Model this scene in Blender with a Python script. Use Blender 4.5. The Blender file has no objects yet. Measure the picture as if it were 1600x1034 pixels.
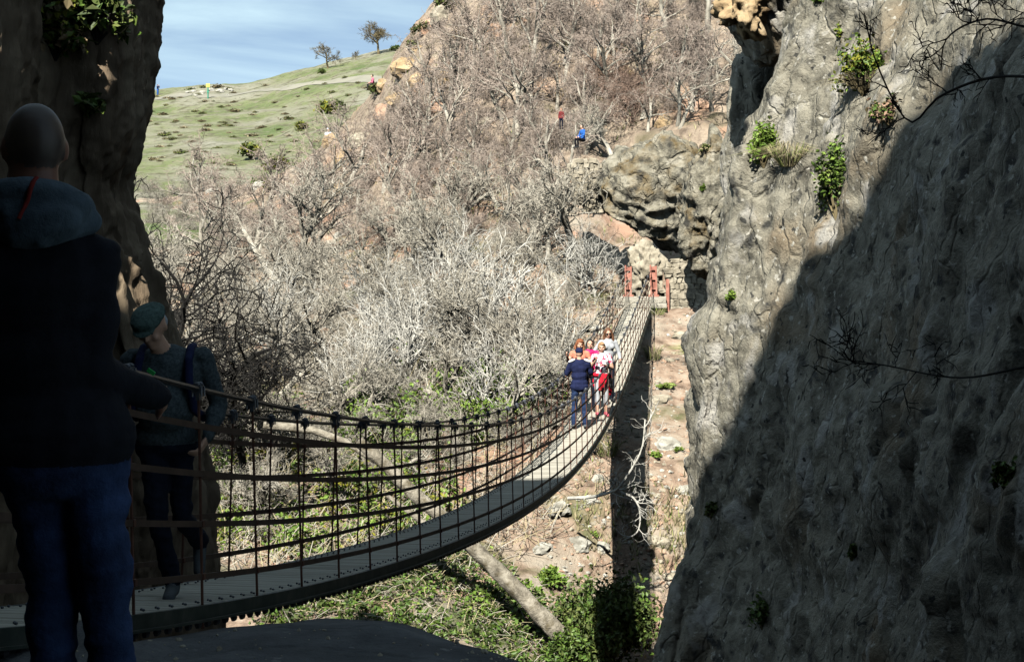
import bpy, bmesh, math, random
import numpy as np
from mathutils import Vector, Matrix, noise
from mathutils.bvhtree import BVHTree

# ------------------------------------------------------------------ camera, sky, sun, exposure
SC = bpy.context.scene
COL = SC.collection
R = math.radians
rnd = random.Random(7)
RNG = np.random.default_rng(11)

cam_d = bpy.data.cameras.new("camera")
cam_d.sensor_width = 36.0
cam_d.lens = 58.5
cam_d.shift_y = -0.0731
cam_d.clip_start = 0.1
cam_d.clip_end = 3000
CAM = bpy.data.objects.new("camera", cam_d)
CAM.location = (0, 0, 0)
CAM.rotation_euler = (R(90), 0, 0)
COL.objects.link(CAM)
SC.camera = CAM

SUN_DIR = Vector((0.27, 1.0, -1.0)).normalized()      # the way the light travels
SUN_EL = math.asin(-SUN_DIR.z)
W = bpy.data.worlds.new("World")
SC.world = W
W.use_nodes = True
nt = W.node_tree
bg = nt.nodes["Background"]
sky = nt.nodes.new("ShaderNodeTexSky")
sky.sky_type = 'NISHITA'
sky.sun_disc = False
sky.sun_elevation = SUN_EL
sky.sun_rotation = R(195)
sky.altitude = 900
sky.air_density = 0.6
sky.dust_density = 0.5
sky.ozone_density = 1.0
tc = nt.nodes.new("ShaderNodeTexCoord")
mp = nt.nodes.new("ShaderNodeMapping")
mp.inputs["Scale"].default_value = (1.0, 1.0, 5.5)
n1 = nt.nodes.new("ShaderNodeTexNoise")
n1.inputs["Scale"].default_value = 3.4
n1.inputs["Detail"].default_value = 7
n1.inputs["Roughness"].default_value = 0.55
n1.inputs["Distortion"].default_value = 0.5
cr = nt.nodes.new("ShaderNodeValToRGB")
cr.color_ramp.elements[0].position = 0.45
cr.color_ramp.elements[0].color = (0.13, 0.13, 0.13, 1)
cr.color_ramp.elements[1].position = 0.80
cr.color_ramp.elements[1].color = (0.85, 0.85, 0.85, 1)
mx = nt.nodes.new("ShaderNodeMixRGB")
mx.inputs["Color2"].default_value = (8.4, 11.0, 11.6, 1)
nt.links.new(tc.outputs["Generated"], mp.inputs["Vector"])
nt.links.new(mp.outputs["Vector"], n1.inputs["Vector"])
nt.links.new(n1.outputs["Fac"], cr.inputs["Fac"])
nt.links.new(cr.outputs["Color"], mx.inputs["Fac"])
nt.links.new(sky.outputs["Color"], mx.inputs["Color1"])
nt.links.new(mx.outputs["Color"], bg.inputs["Color"])
bg.inputs["Strength"].default_value = 0.05

sun_d = bpy.data.lights.new("sun", 'SUN')
sun_d.energy = 5.0
sun_d.angle = R(0.5)
sun_d.color = (1.0, 0.955, 0.87)
SUN = bpy.data.objects.new("sun", sun_d)
SUN.rotation_euler = SUN_DIR.to_track_quat('-Z', 'Y').to_euler()
SUN.location = (-10, -30, 40)
COL.objects.link(SUN)
vs = SC.view_settings
vs.view_transform = 'Standard'
try:
    vs.look = 'None'
except Exception:
    pass
vs.gamma = 1.0
vs.exposure = 1.05
vs.use_curve_mapping = False
SC.cycles.max_bounces = 4
SC.cycles.diffuse_bounces = 0

# ------------------------------------------------------------------ helpers
def at(u, v, k):
    """photo pixel (1600 wide) and distance k*2.6 m -> point in the gorge"""
    return Vector(((u - 800) * k / 1000.0, 2.6 * k, (400 - v) * k / 1000.0))

def tag(o, label=None, cat=None, group=None, kind=None):
    if label: o['label'] = label
    if cat: o['category'] = cat
    if group: o['group'] = group
    if kind: o['kind'] = kind
    return o

def link(name, me, parent=None, loc=None):
    o = bpy.data.objects.new(name, me)
    COL.objects.link(o)
    if parent is not None: o.parent = parent
    if loc is not None: o.location = loc
    return o

def empty(name, loc=(0, 0, 0), rz=0.0):
    o = bpy.data.objects.new(name, None)
    o.empty_display_size = 0.2
    COL.objects.link(o)
    o.location = loc
    o.rotation_euler = (0, 0, rz)
    return o

def copy_tree(o, parent=None):
    c = o.copy()
    COL.objects.link(c)
    if parent is not None:
        c.parent = parent
    for ch in o.children:
        copy_tree(ch, c)
    return c

class MB:
    """collects shapes for ONE mesh"""
    def __init__(s):
        s.V, s.F, s.M, s.n = [], [], [], 0
    def add(s, verts, faces, m=0):
        verts = np.asarray(verts, dtype=float).reshape(-1, 3)
        s.V.append(verts)
        n = s.n
        s.F.extend([tuple(i + n for i in f) for f in faces])
        s.M.extend([m] * len(faces))
        s.n += len(verts)
    def tube(s, pts, rad, sides=4, m=0, cap=False):
        P = np.asarray(pts, dtype=float)
        n = len(P)
        rad = np.broadcast_to(np.asarray(rad, dtype=float), (n,))
        T = np.empty_like(P)
        T[1:-1] = P[2:] - P[:-2]
        T[0] = P[1] - P[0]
        T[-1] = P[-1] - P[-2]
        T /= np.linalg.norm(T, axis=1)[:, None] + 1e-9
        mt = T.mean(0)
        ax = np.eye(3)[int(np.argmin(np.abs(mt)))]
        A = np.cross(T, ax)
        A /= np.linalg.norm(A, axis=1)[:, None] + 1e-9
        B = np.cross(T, A)
        th = np.arange(sides) * 2 * np.pi / sides
        V = P[:, None, :] + rad[:, None, None] * (np.cos(th)[None, :, None] * A[:, None, :] + np.sin(th)[None, :, None] * B[:, None, :])
        F = []
        for i in range(n - 1):
            a = i * sides
            for j in range(sides):
                j2 = (j + 1) % sides
                F.append((a + j, a + j2, a + sides + j2, a + sides + j))
        if cap:
            F.append(tuple(range(sides - 1, -1, -1)))
            F.append(tuple((n - 1) * sides + j for j in range(sides)))
        s.add(V.reshape(-1, 3), F, m)
    def box(s, c, size, mat=None, m=0):
        hx, hy, hz = size[0] / 2, size[1] / 2, size[2] / 2
        v = [Vector((x, y, z)) for x in (-hx, hx) for y in (-hy, hy) for z in (-hz, hz)]
        if mat is not None: v = [mat @ p for p in v]
        c = Vector(c)
        s.add([tuple(p + c) for p in v], [(0, 1, 3, 2), (4, 6, 7, 5), (0, 4, 5, 1), (2, 3, 7, 6), (0, 2, 6, 4), (1, 5, 7, 3)], m)
    def ell(s, c, r, mat=None, seg=12, rings=8, m=0):
        vs_ = []
        fs = []
        c = Vector(c)
        for i in range(rings + 1):
            ph = math.pi * i / rings
            for j in range(seg):
                th = 2 * math.pi * j / seg
                p = Vector((r[0] * math.sin(ph) * math.cos(th), r[1] * math.sin(ph) * math.sin(th), r[2] * math.cos(ph)))
                if mat is not None: p = mat @ p
                vs_.append(tuple(p + c))
        for i in range(rings):
            for j in range(seg):
                j2 = (j + 1) % seg
                fs.append((i * seg + j, (i + 1) * seg + j, (i + 1) * seg + j2, i * seg + j2))
        s.add(vs_, fs, m)
    def capsule(s, a, b, ra, rb, seg=12, m=0):
        a = np.array(a, float); b = np.array(b, float)
        d = b - a
        L = np.linalg.norm(d) + 1e-9
        t = d / L
        pts, rad = [], []
        for q in (-1.0, -0.8, -0.45, 0):
            pts.append(a + t * q * ra); rad.append(max(ra * math.sqrt(max(0, 1 - q * q)), 1e-4))
        for q in (0.33, 0.66):
            pts.append(a + d * q); rad.append(ra + (rb - ra) * q)
        for q in (0, 0.45, 0.8, 1.0):
            pts.append(b + t * q * rb); rad.append(max(rb * math.sqrt(max(0, 1 - q * q)), 1e-4))
        s.tube(pts, rad, seg, m, cap=True)
    def mesh(s, name, mats, smooth=False):
        me = bpy.data.meshes.new(name)
        V = np.concatenate(s.V) if s.V else np.zeros((0, 3))
        me.from_pydata(V.tolist(), [], s.F)
        for m in (mats if isinstance(mats, (list, tuple)) else [mats]):
            me.materials.append(m)
        if any(s.M): me.polygons.foreach_set("material_index", s.M)
        if smooth: me.polygons.foreach_set("use_smooth", [True] * len(me.polygons))
        me.update()
        return me
    def build(s, name, mats, parent=None, smooth=False, loc=None):
        return link(name, s.mesh(name, mats, smooth), parent, loc)

def pmat(name, cols, scale=4.0, rough=0.85, bump=0.0, bump_scale=20.0, detail=6, spec=0.3, stops=None, stretch=None, second=None, coord='P', bump_dist=0.05, cracks=0):
    """procedural material: noise ramp over the given colours, fine relief; second=(colour, scale, lo, hi) lays patches over it"""
    m = bpy.data.materials.new(name)
    m.use_nodes = True
    n = m.node_tree
    b = n.nodes["Principled BSDF"]
    b.inputs["Roughness"].default_value = rough
    b.inputs["Specular IOR Level"].default_value = spec
    if coord == 'P':
        g = n.nodes.new("ShaderNodeNewGeometry"); vec = g.outputs["Position"]
    else:
        g = n.nodes.new("ShaderNodeTexCoord"); vec = g.outputs["Object"]
    if stretch:
        mp_ = n.nodes.new("ShaderNodeMapping")
        mp_.inputs["Scale"].default_value = stretch
        n.links.new(vec, mp_.inputs["Vector"]); vec = mp_.outputs["Vector"]
    t = n.nodes.new("ShaderNodeTexNoise")
    t.inputs["Scale"].default_value = scale
    t.inputs["Detail"].default_value = detail
    t.inputs["Roughness"].default_value = 0.62
    n.links.new(vec, t.inputs["Vector"])
    r = n.nodes.new("ShaderNodeValToRGB")
    el = r.color_ramp.elements
    k = len(cols)
    stops = stops or [0.32 + 0.36 * i / max(1, k - 1) for i in range(k)]
    while len(el) < k: el.new(0.5)
    for i in range(k):
        el[i].position = stops[i]
        el[i].color = (*cols[i], 1)
    n.links.new(t.outputs["Fac"], r.inputs["Fac"])
    out = r.outputs["Color"]
    for sec in (second or []):
        c2, s2, lo, hi = sec
        t2 = n.nodes.new("ShaderNodeTexNoise")
        t2.inputs["Scale"].default_value = s2
        t2.inputs["Detail"].default_value = 5
        n.links.new(vec, t2.inputs["Vector"])
        mr = n.nodes.new("ShaderNodeMapRange")
        mr.inputs["From Min"].default_value = lo
        mr.inputs["From Max"].default_value = hi
        n.links.new(t2.outputs["Fac"], mr.inputs["Value"])
        x = n.nodes.new("ShaderNodeMixRGB")
        x.inputs["Color2"].default_value = (*c2, 1)
        n.links.new(mr.outputs["Result"], x.inputs["Fac"])
        n.links.new(out, x.inputs["Color1"])
        out = x.outputs["Color"]
    n.links.new(out, b.inputs["Base Color"])
    if bump:
        t3 = n.nodes.new("ShaderNodeTexNoise")
        t3.inputs["Scale"].default_value = bump_scale
        t3.inputs["Detail"].default_value = 8
        t3.inputs["Roughness"].default_value = 0.65
        n.links.new(vec, t3.inputs["Vector"])
        hgt = t3.outputs["Fac"]
        if cracks:
            nd = n.nodes.new("ShaderNodeTexNoise"); nd.inputs["Scale"].default_value = cracks * 1.7; nd.inputs["Detail"].default_value = 6
            n.links.new(vec, nd.inputs["Vector"])
            va = n.nodes.new("ShaderNodeVectorMath"); va.operation = 'MULTIPLY_ADD'
            va.inputs[1].default_value = (0.38, 0.38, 0.38)
            n.links.new(nd.outputs["Color"], va.inputs[0]); n.links.new(vec, va.inputs[2])
            rot = n.nodes.new("ShaderNodeMapping"); rot.inputs["Rotation"].default_value = (0.6, 0.2, 0); rot.inputs["Scale"].default_value = (1, 1.6, 0.6)
            n.links.new(va.outputs["Vector"], rot.inputs["Vector"])
            vo = n.nodes.new("ShaderNodeTexVoronoi"); vo.feature = 'DISTANCE_TO_EDGE'; vo.inputs["Scale"].default_value = cracks
            n.links.new(rot.outputs["Vector"], vo.inputs["Vector"])
            mr2 = n.nodes.new("ShaderNodeMapRange"); mr2.inputs["From Max"].default_value = 0.04; mr2.inputs["To Max"].default_value = 0.55
            n.links.new(vo.outputs["Distance"], mr2.inputs["Value"])
            ad = n.nodes.new("ShaderNodeMath"); ad.operation = 'ADD'
            n.links.new(mr2.outputs["Result"], ad.inputs[0]); n.links.new(t3.outputs["Fac"], ad.inputs[1]); hgt = ad.outputs[0]
        bp = n.nodes.new("ShaderNodeBump")
        bp.inputs["Strength"].default_value = bump
        bp.inputs["Distance"].default_value = bump_dist
        n.links.new(hgt, bp.inputs["Height"])
        n.links.new(bp.outputs["Normal"], b.inputs["Normal"])
    return m

M = {}
M['soil'] = pmat('reddish soil', [(0.12, 0.085, 0.06), (0.30, 0.22, 0.16), (0.42, 0.34, 0.26)], 2.2, 0.95, 1.0, 9, detail=9,
                 second=[((0.33, 0.29, 0.23), 0.55, 0.50, 0.64), ((0.09, 0.11, 0.04), 0.45, 0.56, 0.70), ((0.36, 0.22, 0.15), 0.30, 0.54, 0.66)], bump_dist=0.08)
M['crag'] = pmat('tan crag rock', [(0.13, 0.10, 0.075), (0.32, 0.255, 0.19), (0.48, 0.40, 0.30)], 1.6, 0.95, 1.0, 5, detail=10,
                 second=[((0.42, 0.27, 0.18), 0.33, 0.54, 0.68), ((0.15, 0.13, 0.08), 0.8, 0.56, 0.70)], bump_dist=0.2)
M['wall_rock'] = pmat('grey limestone', [(0.085, 0.079, 0.062), (0.235, 0.22, 0.172), (0.345, 0.325, 0.26)], 2.0, 0.9, 1.0, 13, detail=11,
                 second=[((0.21, 0.16, 0.10), 0.5, 0.56, 0.72), ((0.055, 0.055, 0.05), 2.6, 0.58, 0.68), ((0.37, 0.355, 0.315), 1.1, 0.58, 0.66), ((0.40, 0.385, 0.33), 7.0, 0.62, 0.66), ((0.045, 0.045, 0.04), 5.0, 0.64, 0.68)], bump_dist=0.08, cracks=1.1)
M['left_rock'] = pmat('brown conglomerate', [(0.09, 0.066, 0.042), (0.20, 0.15, 0.10), (0.33, 0.26, 0.175)], 2.2, 0.95, 0.8, 7, stretch=(1, 1, 0.3))
M['boulder'] = pmat('mossy boulder', [(0.10, 0.095, 0.075), (0.27, 0.25, 0.19), (0.42, 0.395, 0.32)], 2.6, 0.95, 1.0, 9, detail=11,
                 second=[((0.17, 0.125, 0.06), 1.1, 0.50, 0.64), ((0.05, 0.048, 0.04), 2.0, 0.56, 0.68)], bump_dist=0.15, cracks=0.9)
M['stone'] = pmat('pale stone', [(0.16, 0.14, 0.10), (0.33, 0.295, 0.225), (0.43, 0.39, 0.305)], 3.0, 0.95, 0.6, 14)
M['ochre'] = pmat('ochre stone', [(0.20, 0.135, 0.07), (0.38, 0.275, 0.155), (0.47, 0.37, 0.235)], 1.6, 0.95, 0.8, 8)
M['pinkrock'] = pmat('pink stone', [(0.24, 0.14, 0.09), (0.42, 0.275, 0.19), (0.50, 0.37, 0.27)], 1.6, 0.95, 0.7, 8)
M['greyrock'] = pmat('grey stone', [(0.18, 0.17, 0.14), (0.38, 0.37, 0.32), (0.50, 0.49, 0.43)], 2.0, 0.95, 0.7, 10)
M['bark_grey'] = pmat('grey bark', [(0.14, 0.128, 0.10), (0.325, 0.30, 0.245), (0.48, 0.455, 0.385)], 3.0, 0.95, 0.6, 25, stretch=(1, 1, 0.4))
M['bark_brown'] = pmat('brown bark', [(0.14, 0.112, 0.092), (0.32, 0.26, 0.215), (0.43, 0.365, 0.31)], 2.5, 0.95, 0.5, 25, stretch=(1, 1, 0.4))
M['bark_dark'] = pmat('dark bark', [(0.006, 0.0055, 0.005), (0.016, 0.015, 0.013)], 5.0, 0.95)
M['bark_white'] = pmat('pale fig bark', [(0.34, 0.33, 0.29), (0.55, 0.54, 0.49)], 3.0, 0.85, 0.2, 30)
M['log'] = pmat('dry log wood', [(0.09, 0.08, 0.06), (0.26, 0.235, 0.185), (0.40, 0.37, 0.30)], 5.0, 0.95, 1.0, 22, detail=10, bump_dist=0.06, second=[((0.13, 0.11, 0.07), 3.0, 0.52, 0.64)])
M['twig_red'] = pmat('reddish twigs', [(0.16, 0.10, 0.075), (0.30, 0.22, 0.17)], 3.0, 0.95)
M['hill'] = pmat('grassy hillside', [(0.095, 0.135, 0.045), (0.165, 0.19, 0.085), (0.225, 0.225, 0.155), (0.28, 0.275, 0.22)], 0.05, 0.95, 0.8, 1.6,
                 detail=13, stops=[0.36, 0.46, 0.53, 0.66], second=[((0.10, 0.10, 0.055), 0.5, 0.52, 0.66), ((0.22, 0.20, 0.145), 0.9, 0.54, 0.68), ((0.07, 0.065, 0.04), 1.7, 0.60, 0.70)], bump_dist=0.6)
M['path'] = pmat('pale path', [(0.20, 0.195, 0.155), (0.27, 0.26, 0.21)], 0.3, 0.95)
M['leaf_a'] = pmat('green leaves', [(0.03, 0.065, 0.010), (0.075, 0.14, 0.02), (0.14, 0.19, 0.035)], 7.0, 0.55, spec=0.4)
M['leaf_b'] = pmat('bright leaves', [(0.08, 0.15, 0.02), (0.15, 0.24, 0.035), (0.23, 0.28, 0.07)], 6.0, 0.6)
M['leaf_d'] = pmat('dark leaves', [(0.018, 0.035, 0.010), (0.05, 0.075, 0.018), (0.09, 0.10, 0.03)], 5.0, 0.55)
M['scrub'] = pmat('brown scrub', [(0.06, 0.05, 0.025), (0.13, 0.105, 0.055), (0.21, 0.17, 0.09)], 1.0, 0.95)
M['scrub_g'] = pmat('green scrub', [(0.04, 0.06, 0.018), (0.09, 0.12, 0.03), (0.15, 0.17, 0.05)], 1.0, 0.95)
M['gorse'] = pmat('yellow green gorse', [(0.06, 0.085, 0.012), (0.17, 0.18, 0.02), (0.30, 0.27, 0.03)], 1.2, 0.9)
M['straw'] = pmat('dry grass', [(0.17, 0.14, 0.075), (0.32, 0.275, 0.16), (0.43, 0.375, 0.24)], 3.0, 0.95)
M['grass_g'] = pmat('fresh grass', [(0.08, 0.13, 0.02), (0.19, 0.25, 0.06), (0.30, 0.31, 0.11)], 3.0, 0.9)
M['plank'] = pmat('weathered planks', [(0.24, 0.225, 0.18), (0.38, 0.36, 0.30), (0.46, 0.44, 0.37)], 2.2, 0.85, 0.3, 40, stretch=(0.35, 3.0, 3.0), bump_dist=0.01)
M['beam'] = pmat('dark green painted steel', [(0.010, 0.017, 0.015), (0.022, 0.032, 0.027), (0.05, 0.056, 0.047)], 6.0, 0.6, 0.2, 60, bump_dist=0.005)
M['strap'] = pmat('rusty brown strap', [(0.045, 0.028, 0.02), (0.085, 0.055, 0.04)], 8.0, 0.7)
M['rod'] = pmat('rusty rod', [(0.07, 0.03, 0.02), (0.13, 0.06, 0.04)], 9.0, 0.7)
M['cable'] = pmat('black steel cable', [(0.012, 0.012, 0.014), (0.03, 0.03, 0.033)], 30.0, 0.5, 0.3, 200, bump_dist=0.004)
M['clamp'] = pmat('steel clamp', [(0.03, 0.035, 0.045), (0.09, 0.10, 0.12)], 40.0, 0.35, spec=0.6)
M['redpost'] = pmat('red painted steel', [(0.20, 0.075, 0.055), (0.36, 0.15, 0.11), (0.46, 0.25, 0.19)], 3.0, 0.75, 0.3, 20, bump_dist=0.01)
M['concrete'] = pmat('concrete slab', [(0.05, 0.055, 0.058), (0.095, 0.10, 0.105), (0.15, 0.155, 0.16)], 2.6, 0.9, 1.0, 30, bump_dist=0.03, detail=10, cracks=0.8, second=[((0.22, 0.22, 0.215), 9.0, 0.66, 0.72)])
M['chain'] = pmat('dark chain', [(0.01, 0.01, 0.01), (0.03, 0.025, 0.02)], 20.0, 0.6)
M['skin'] = pmat('skin', [(0.50, 0.29, 0.20), (0.58, 0.36, 0.26)], 6.0, 0.55, coord='O')
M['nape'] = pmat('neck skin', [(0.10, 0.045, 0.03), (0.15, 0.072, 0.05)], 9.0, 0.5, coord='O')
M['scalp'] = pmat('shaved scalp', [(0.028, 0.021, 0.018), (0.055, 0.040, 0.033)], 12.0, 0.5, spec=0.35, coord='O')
def cloth(name, c, var=0.25, rough=0.9, bump=0.5, sc=14):
    lo = tuple(max(0, x * (1 - var)) for x in c); hi = tuple(min(1, x * (1 + var)) for x in c)
    return pmat(name, [lo, c, hi], sc, rough, bump, sc * 2.2, coord='O', spec=0.15, bump_dist=0.012)
M['navy'] = cloth('navy cotton', (0.012, 0.017, 0.055))
M['navyblack'] = cloth('black navy jacket', (0.006, 0.007, 0.011))
M['jeans'] = cloth('blue denim', (0.018, 0.034, 0.085), 0.45, bump=0.9, sc=9)
M['jeans_dark'] = cloth('dark denim', (0.008, 0.011, 0.022), 0.4)
M['hood'] = cloth('grey hood lining', (0.05, 0.07, 0.088), 0.3, bump=0.8, sc=10)
M['redtrim'] = cloth('red tape', (0.11, 0.012, 0.01))
M['greentrim'] = cloth('green trim', (0.03, 0.35, 0.08))
M['sweater'] = cloth('grey green knit', (0.062, 0.08, 0.088), 0.5, sc=60)
M['capcloth'] = cloth('green tweed', (0.07, 0.11, 0.10), 0.45, sc=40)
M['whitecloth'] = cloth('white cotton', (0.72, 0.74, 0.78), 0.08)
M['greycloth'] = cloth('grey jersey', (0.36, 0.38, 0.40), 0.15)
M['magenta'] = cloth('magenta cotton', (0.55, 0.02, 0.13))
M['redcloth'] = cloth('red fleece', (0.55, 0.012, 0.03))
M['floral'] = pmat('white and red flower print', [(0.75, 0.72, 0.74), (0.72, 0.62, 0.66), (0.55, 0.03, 0.10)], 15.0, 0.9, coord='O', stops=[0.45, 0.53, 0.56], detail=2)
M['dullred'] = cloth('dull red cloth', (0.16, 0.03, 0.03))
M['coral'] = cloth('coral cotton', (0.60, 0.20, 0.13))
M['shoe'] = cloth('grey shoe', (0.09, 0.10, 0.105))
M['shoe_dark'] = cloth('dark shoe', (0.03, 0.032, 0.035))
M['shoe_pink'] = cloth('pink shoe', (0.55, 0.10, 0.14))
M['bluecloth'] = cloth('bright blue cloth', (0.03, 0.13, 0.45))
M['pinkcloth'] = cloth('pink cloth', (0.55, 0.14, 0.22))
M['hair_red'] = pmat('red hair', [(0.13, 0.04, 0.018), (0.28, 0.11, 0.045)], 40.0, 0.6, coord='O')
M['hair_black'] = pmat('black hair', [(0.012, 0.010, 0.009), (0.03, 0.025, 0.02)], 40.0, 0.5, coord='O')
M['hair_blond'] = pmat('dark blond hair', [(0.20, 0.11, 0.05), (0.42, 0.28, 0.14)], 40.0, 0.6, coord='O')
M['hair_brown'] = pmat('auburn hair', [(0.07, 0.028, 0.014), (0.17, 0.08, 0.04)], 40.0, 0.55, coord='O')
M['black'] = pmat('black plastic', [(0.008, 0.008, 0.009), (0.015, 0.015, 0.016)], 20.0, 0.3, spec=0.6)
M['lip'] = pmat('lips', [(0.40, 0.10, 0.09), (0.48, 0.14, 0.12)], 20.0, 0.5)
M['yellowsign'] = pmat('yellow sign board', [(0.60, 0.52, 0.10), (0.70, 0.62, 0.14)], 3.0, 0.6)
M['greenpost'] = pmat('green post', [(0.03, 0.22, 0.14), (0.05, 0.28, 0.18)], 3.0, 0.6)

# ------------------------------------------------------------------ terrain and rock walls
def resample(A, m, axis):
    """Catmull-Rom along an axis, samples spread evenly by mean chord length"""
    A = np.moveaxis(np.asarray(A, float), axis, 0)
    n = A.shape[0]
    ch = np.linalg.norm(np.diff(A, axis=0), axis=-1)
    while ch.ndim > 1: ch = ch.mean(-1)
    s = np.concatenate([[0], np.cumsum(ch ** 0.7 + 1e-6)])
    tq = np.interp(np.linspace(0, s[-1], m), s, np.arange(n))
    i = np.clip(tq.astype(int), 0, n - 2)
    f = tq - i
    P = np.concatenate([2 * A[:1] - A[1:2], A, 2 * A[-1:] - A[-2:-1]])
    p0, p1, p2, p3 = P[i], P[i + 1], P[i + 2], P[i + 3]
    f = f.reshape((-1,) + (1,) * (A.ndim - 1))
    o = 0.5 * (2 * p1 + (p2 - p0) * f + (2 * p0 - 5 * p1 + 4 * p2 - p3) * f ** 2 + (3 * p1 - p0 - 3 * p2 + p3) * f ** 3)
    return np.moveaxis(o, 0, axis)

def surface(name, ctrl, nr, nc, disp, mats, matf=None, flip=False, kind='structure', smooth=True):
    G = resample(resample(np.array([[tuple(p) for p in r] for r in ctrl]), nr, 0), nc, 1)
    N = np.cross(np.gradient(G, axis=1), np.gradient(G, axis=0))
    N /= np.linalg.norm(N, axis=2)[:, :, None] + 1e-9
    if flip: N = -N
    D = np.empty((nr, nc))
    for i in range(nr):
        for j in range(nc):
            D[i, j] = disp(Vector(G[i, j]), i / nr, j / nc)
    G = G + N * D[:, :, None]
    idx = np.arange(nr * nc).reshape(nr, nc)
    a, b, c, d = idx[:-1, :-1], idx[:-1, 1:], idx[1:, 1:], idx[1:, :-1]
    F = np.stack([a, b, c, d] if not flip else [a, d, c, b], axis=-1).reshape(-1, 4)
    mb = MB()
    mi = 0
    mb.add(G.reshape(-1, 3), F.tolist())
    if matf:
        C = (G[:-1, :-1] + G[1:, 1:]) / 2
        mb.M = [matf(Vector(p)) for p in C.reshape(-1, 3)]
    o = mb.build(name, mats, smooth=smooth)
    o['kind'] = kind
    return o, G

def bvh_of(*objs):
    V, F = [], []
    n = 0
    for o in objs:
        V += [o.matrix_world @ v.co for v in o.data.vertices]
        F += [tuple(i + n for i in p.vertices) for p in o.data.polygons]
        n = len(V)
    return BVHTree.FromPolygons(V, F)

def hit(u, v, bvh, far=2000):
    h = bvh.ray_cast(Vector((0, 0, 0)), at(u, v, 1).normalized(), far)
    return h[0], h[1]

FR = noise.fractal
def ridged(p, sc, octv=5):
    return noise.ridged_multi_fractal(p * sc, 1.0, 2.1, octv, 1.0, 2.0)

def ip(d, u):
    ks = sorted(d)
    return float(np.interp(u, ks, [d[k] for k in ks]))

# --- the bank and crag across the gorge
CU = [-2500, -700, 0, 200, 330, 450, 560, 620, 690, 760, 840, 900, 960, 1010, 1080, 1180, 1350, 1900, 3500]
near = [(1.5, -10.6), (7.0, -10.6), (11.5, -10.0)]
rows_v = [
    (1050, {0: 13, 400: 13, 600: 13, 800: 13.5, 950: 14.9, 1080: 15.2}),
    (950, {0: 14, 400: 14, 600: 14.2, 800: 14.8, 950: 15.7, 1080: 15.9}),
    (868, {0: 15, 400: 15.5, 600: 15.5, 800: 15.8, 960: 16.3, 1080: 16.4}),
    (735, {0: 17, 400: 17, 600: 17, 800: 17, 960: 17.1, 1080: 17.2}),
    (600, {0: 20, 400: 19.5, 600: 19.5, 800: 19, 900: 18.8, 1000: 18.9, 1080: 19}),
    (520, {0: 23, 400: 22, 600: 21.5, 800: 20.8, 900: 20.3, 1000: 20.2, 1080: 20.2}),
    (482, {0: 26, 400: 24, 600: 23, 800: 22, 900: 21.3, 960: 20.85, 1080: 20.85}),
    (466, {0: 27, 400: 25, 600: 24, 800: 22.6, 900: 22.0, 960: 22.0, 1080: 22.0}),
    (400, {0: 31, 250: 31, 400: 29, 600: 26, 800: 23.8, 900: 22.8, 960: 23.6, 1080: 23.6}),
]
K400 = rows_v[-1][1]
VTOP = {-2500: 330, 0: 320, 250: 312, 400: 288, 500: 246, 545: 195, 590: 135, 630: 75, 660: 40, 690: 0, 750: -90, 900: -130, 1200: -150}
KTOP = {0: 46, 250: 46, 400: 44, 500: 42, 560: 40, 600: 38.5, 690: 37, 800: 36, 900: 35, 1000: 33, 1250: 31}
ctrl = []
for k, z in near:
    ctrl.append([(at(u, 0, k).x, 2.6 * k, z) for u in CU])
for v, d in rows_v:
    ctrl.append([tuple(at(u, v, ip(d, u))) for u in CU])
for g in (0.15, 0.3, 0.5, 0.7, 0.85, 1.0):
    ctrl.append([tuple(at(u, 400 - (400 - ip(VTOP, u)) * g, ip(K400, u) + (ip(KTOP, u) - ip(K400, u)) * g)) for u in CU])
for dv, km in ((12, 1.08), (60, 1.25), (150, 1.6)):
    ctrl.append([tuple(at(u, ip(VTOP, u) + dv, ip(KTOP, u) * km)) for u in CU])

def bank_disp(p, a, b):
    d = 0.16 * FR(p * 0.7, 1.0, 2.0, 5) + 0.05 * noise.noise(p * 4.0)
    up = max(0.0, min(1.0, (p.z - 0.5) / 4.0)) * max(0.0, min(1.0, (p.x + 8) / 4.0))
    if up > 0:
        d += up * (0.55 * (ridged(p, 0.16) - 0.9) + 0.5 * FR(p * 0.35, 1.0, 2.0, 5))
        c = noise.voronoi(p * 0.55)[0]
        d += up * 0.5 * (c[1] - c[0])
    return d
def bank_mat(p):
    return 1 if p.z + 1.6 * noise.noise(p * 0.3) > 1.6 - 0.10 * p.x else 0
bank, _ = surface("gorge_bank", ctrl, 330, 360, bank_disp, [M['soil'], M['crag']], bank_mat)
BANK = bvh_of(bank)

# --- the grassy hill beyond
HU = [-400, 0, 150, 245, 300, 330, 380, 430, 480, 540, 590, 620, 700, 900, 1300]
RIDGE = {-400: 150, 150: 148, 245: 147, 300: 140, 330: 136, 380: 136, 430: 127, 480: 112, 540: 98, 590: 86, 620: 80, 700: 70, 900: 60, 1300: 50}
hctrl = []
for v, k in ((420, 30), (345, 38), (300, 50), (260, 64), (215, 84), (180, 100)):
    hctrl.append([tuple(at(u, v - (147 - ip(RIDGE, u)) * (345 - min(v, 345)) / 198, k)) for u in HU])
for dv, k in ((0, 118), (5, 132), (40, 170), (120, 260)):
    hctrl.append([tuple(at(u, ip(RIDGE, u) + dv, k)) for u in HU])
hill, _ = surface("hill", hctrl, 200, 240, lambda p, a, b: 1.1 * FR(p * 0.035, 1.0, 2.0, 4) + 0.30 * FR(p * 0.25, 1.0, 2.0, 4), M['hill'])
HILL = bvh_of(hill)

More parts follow.
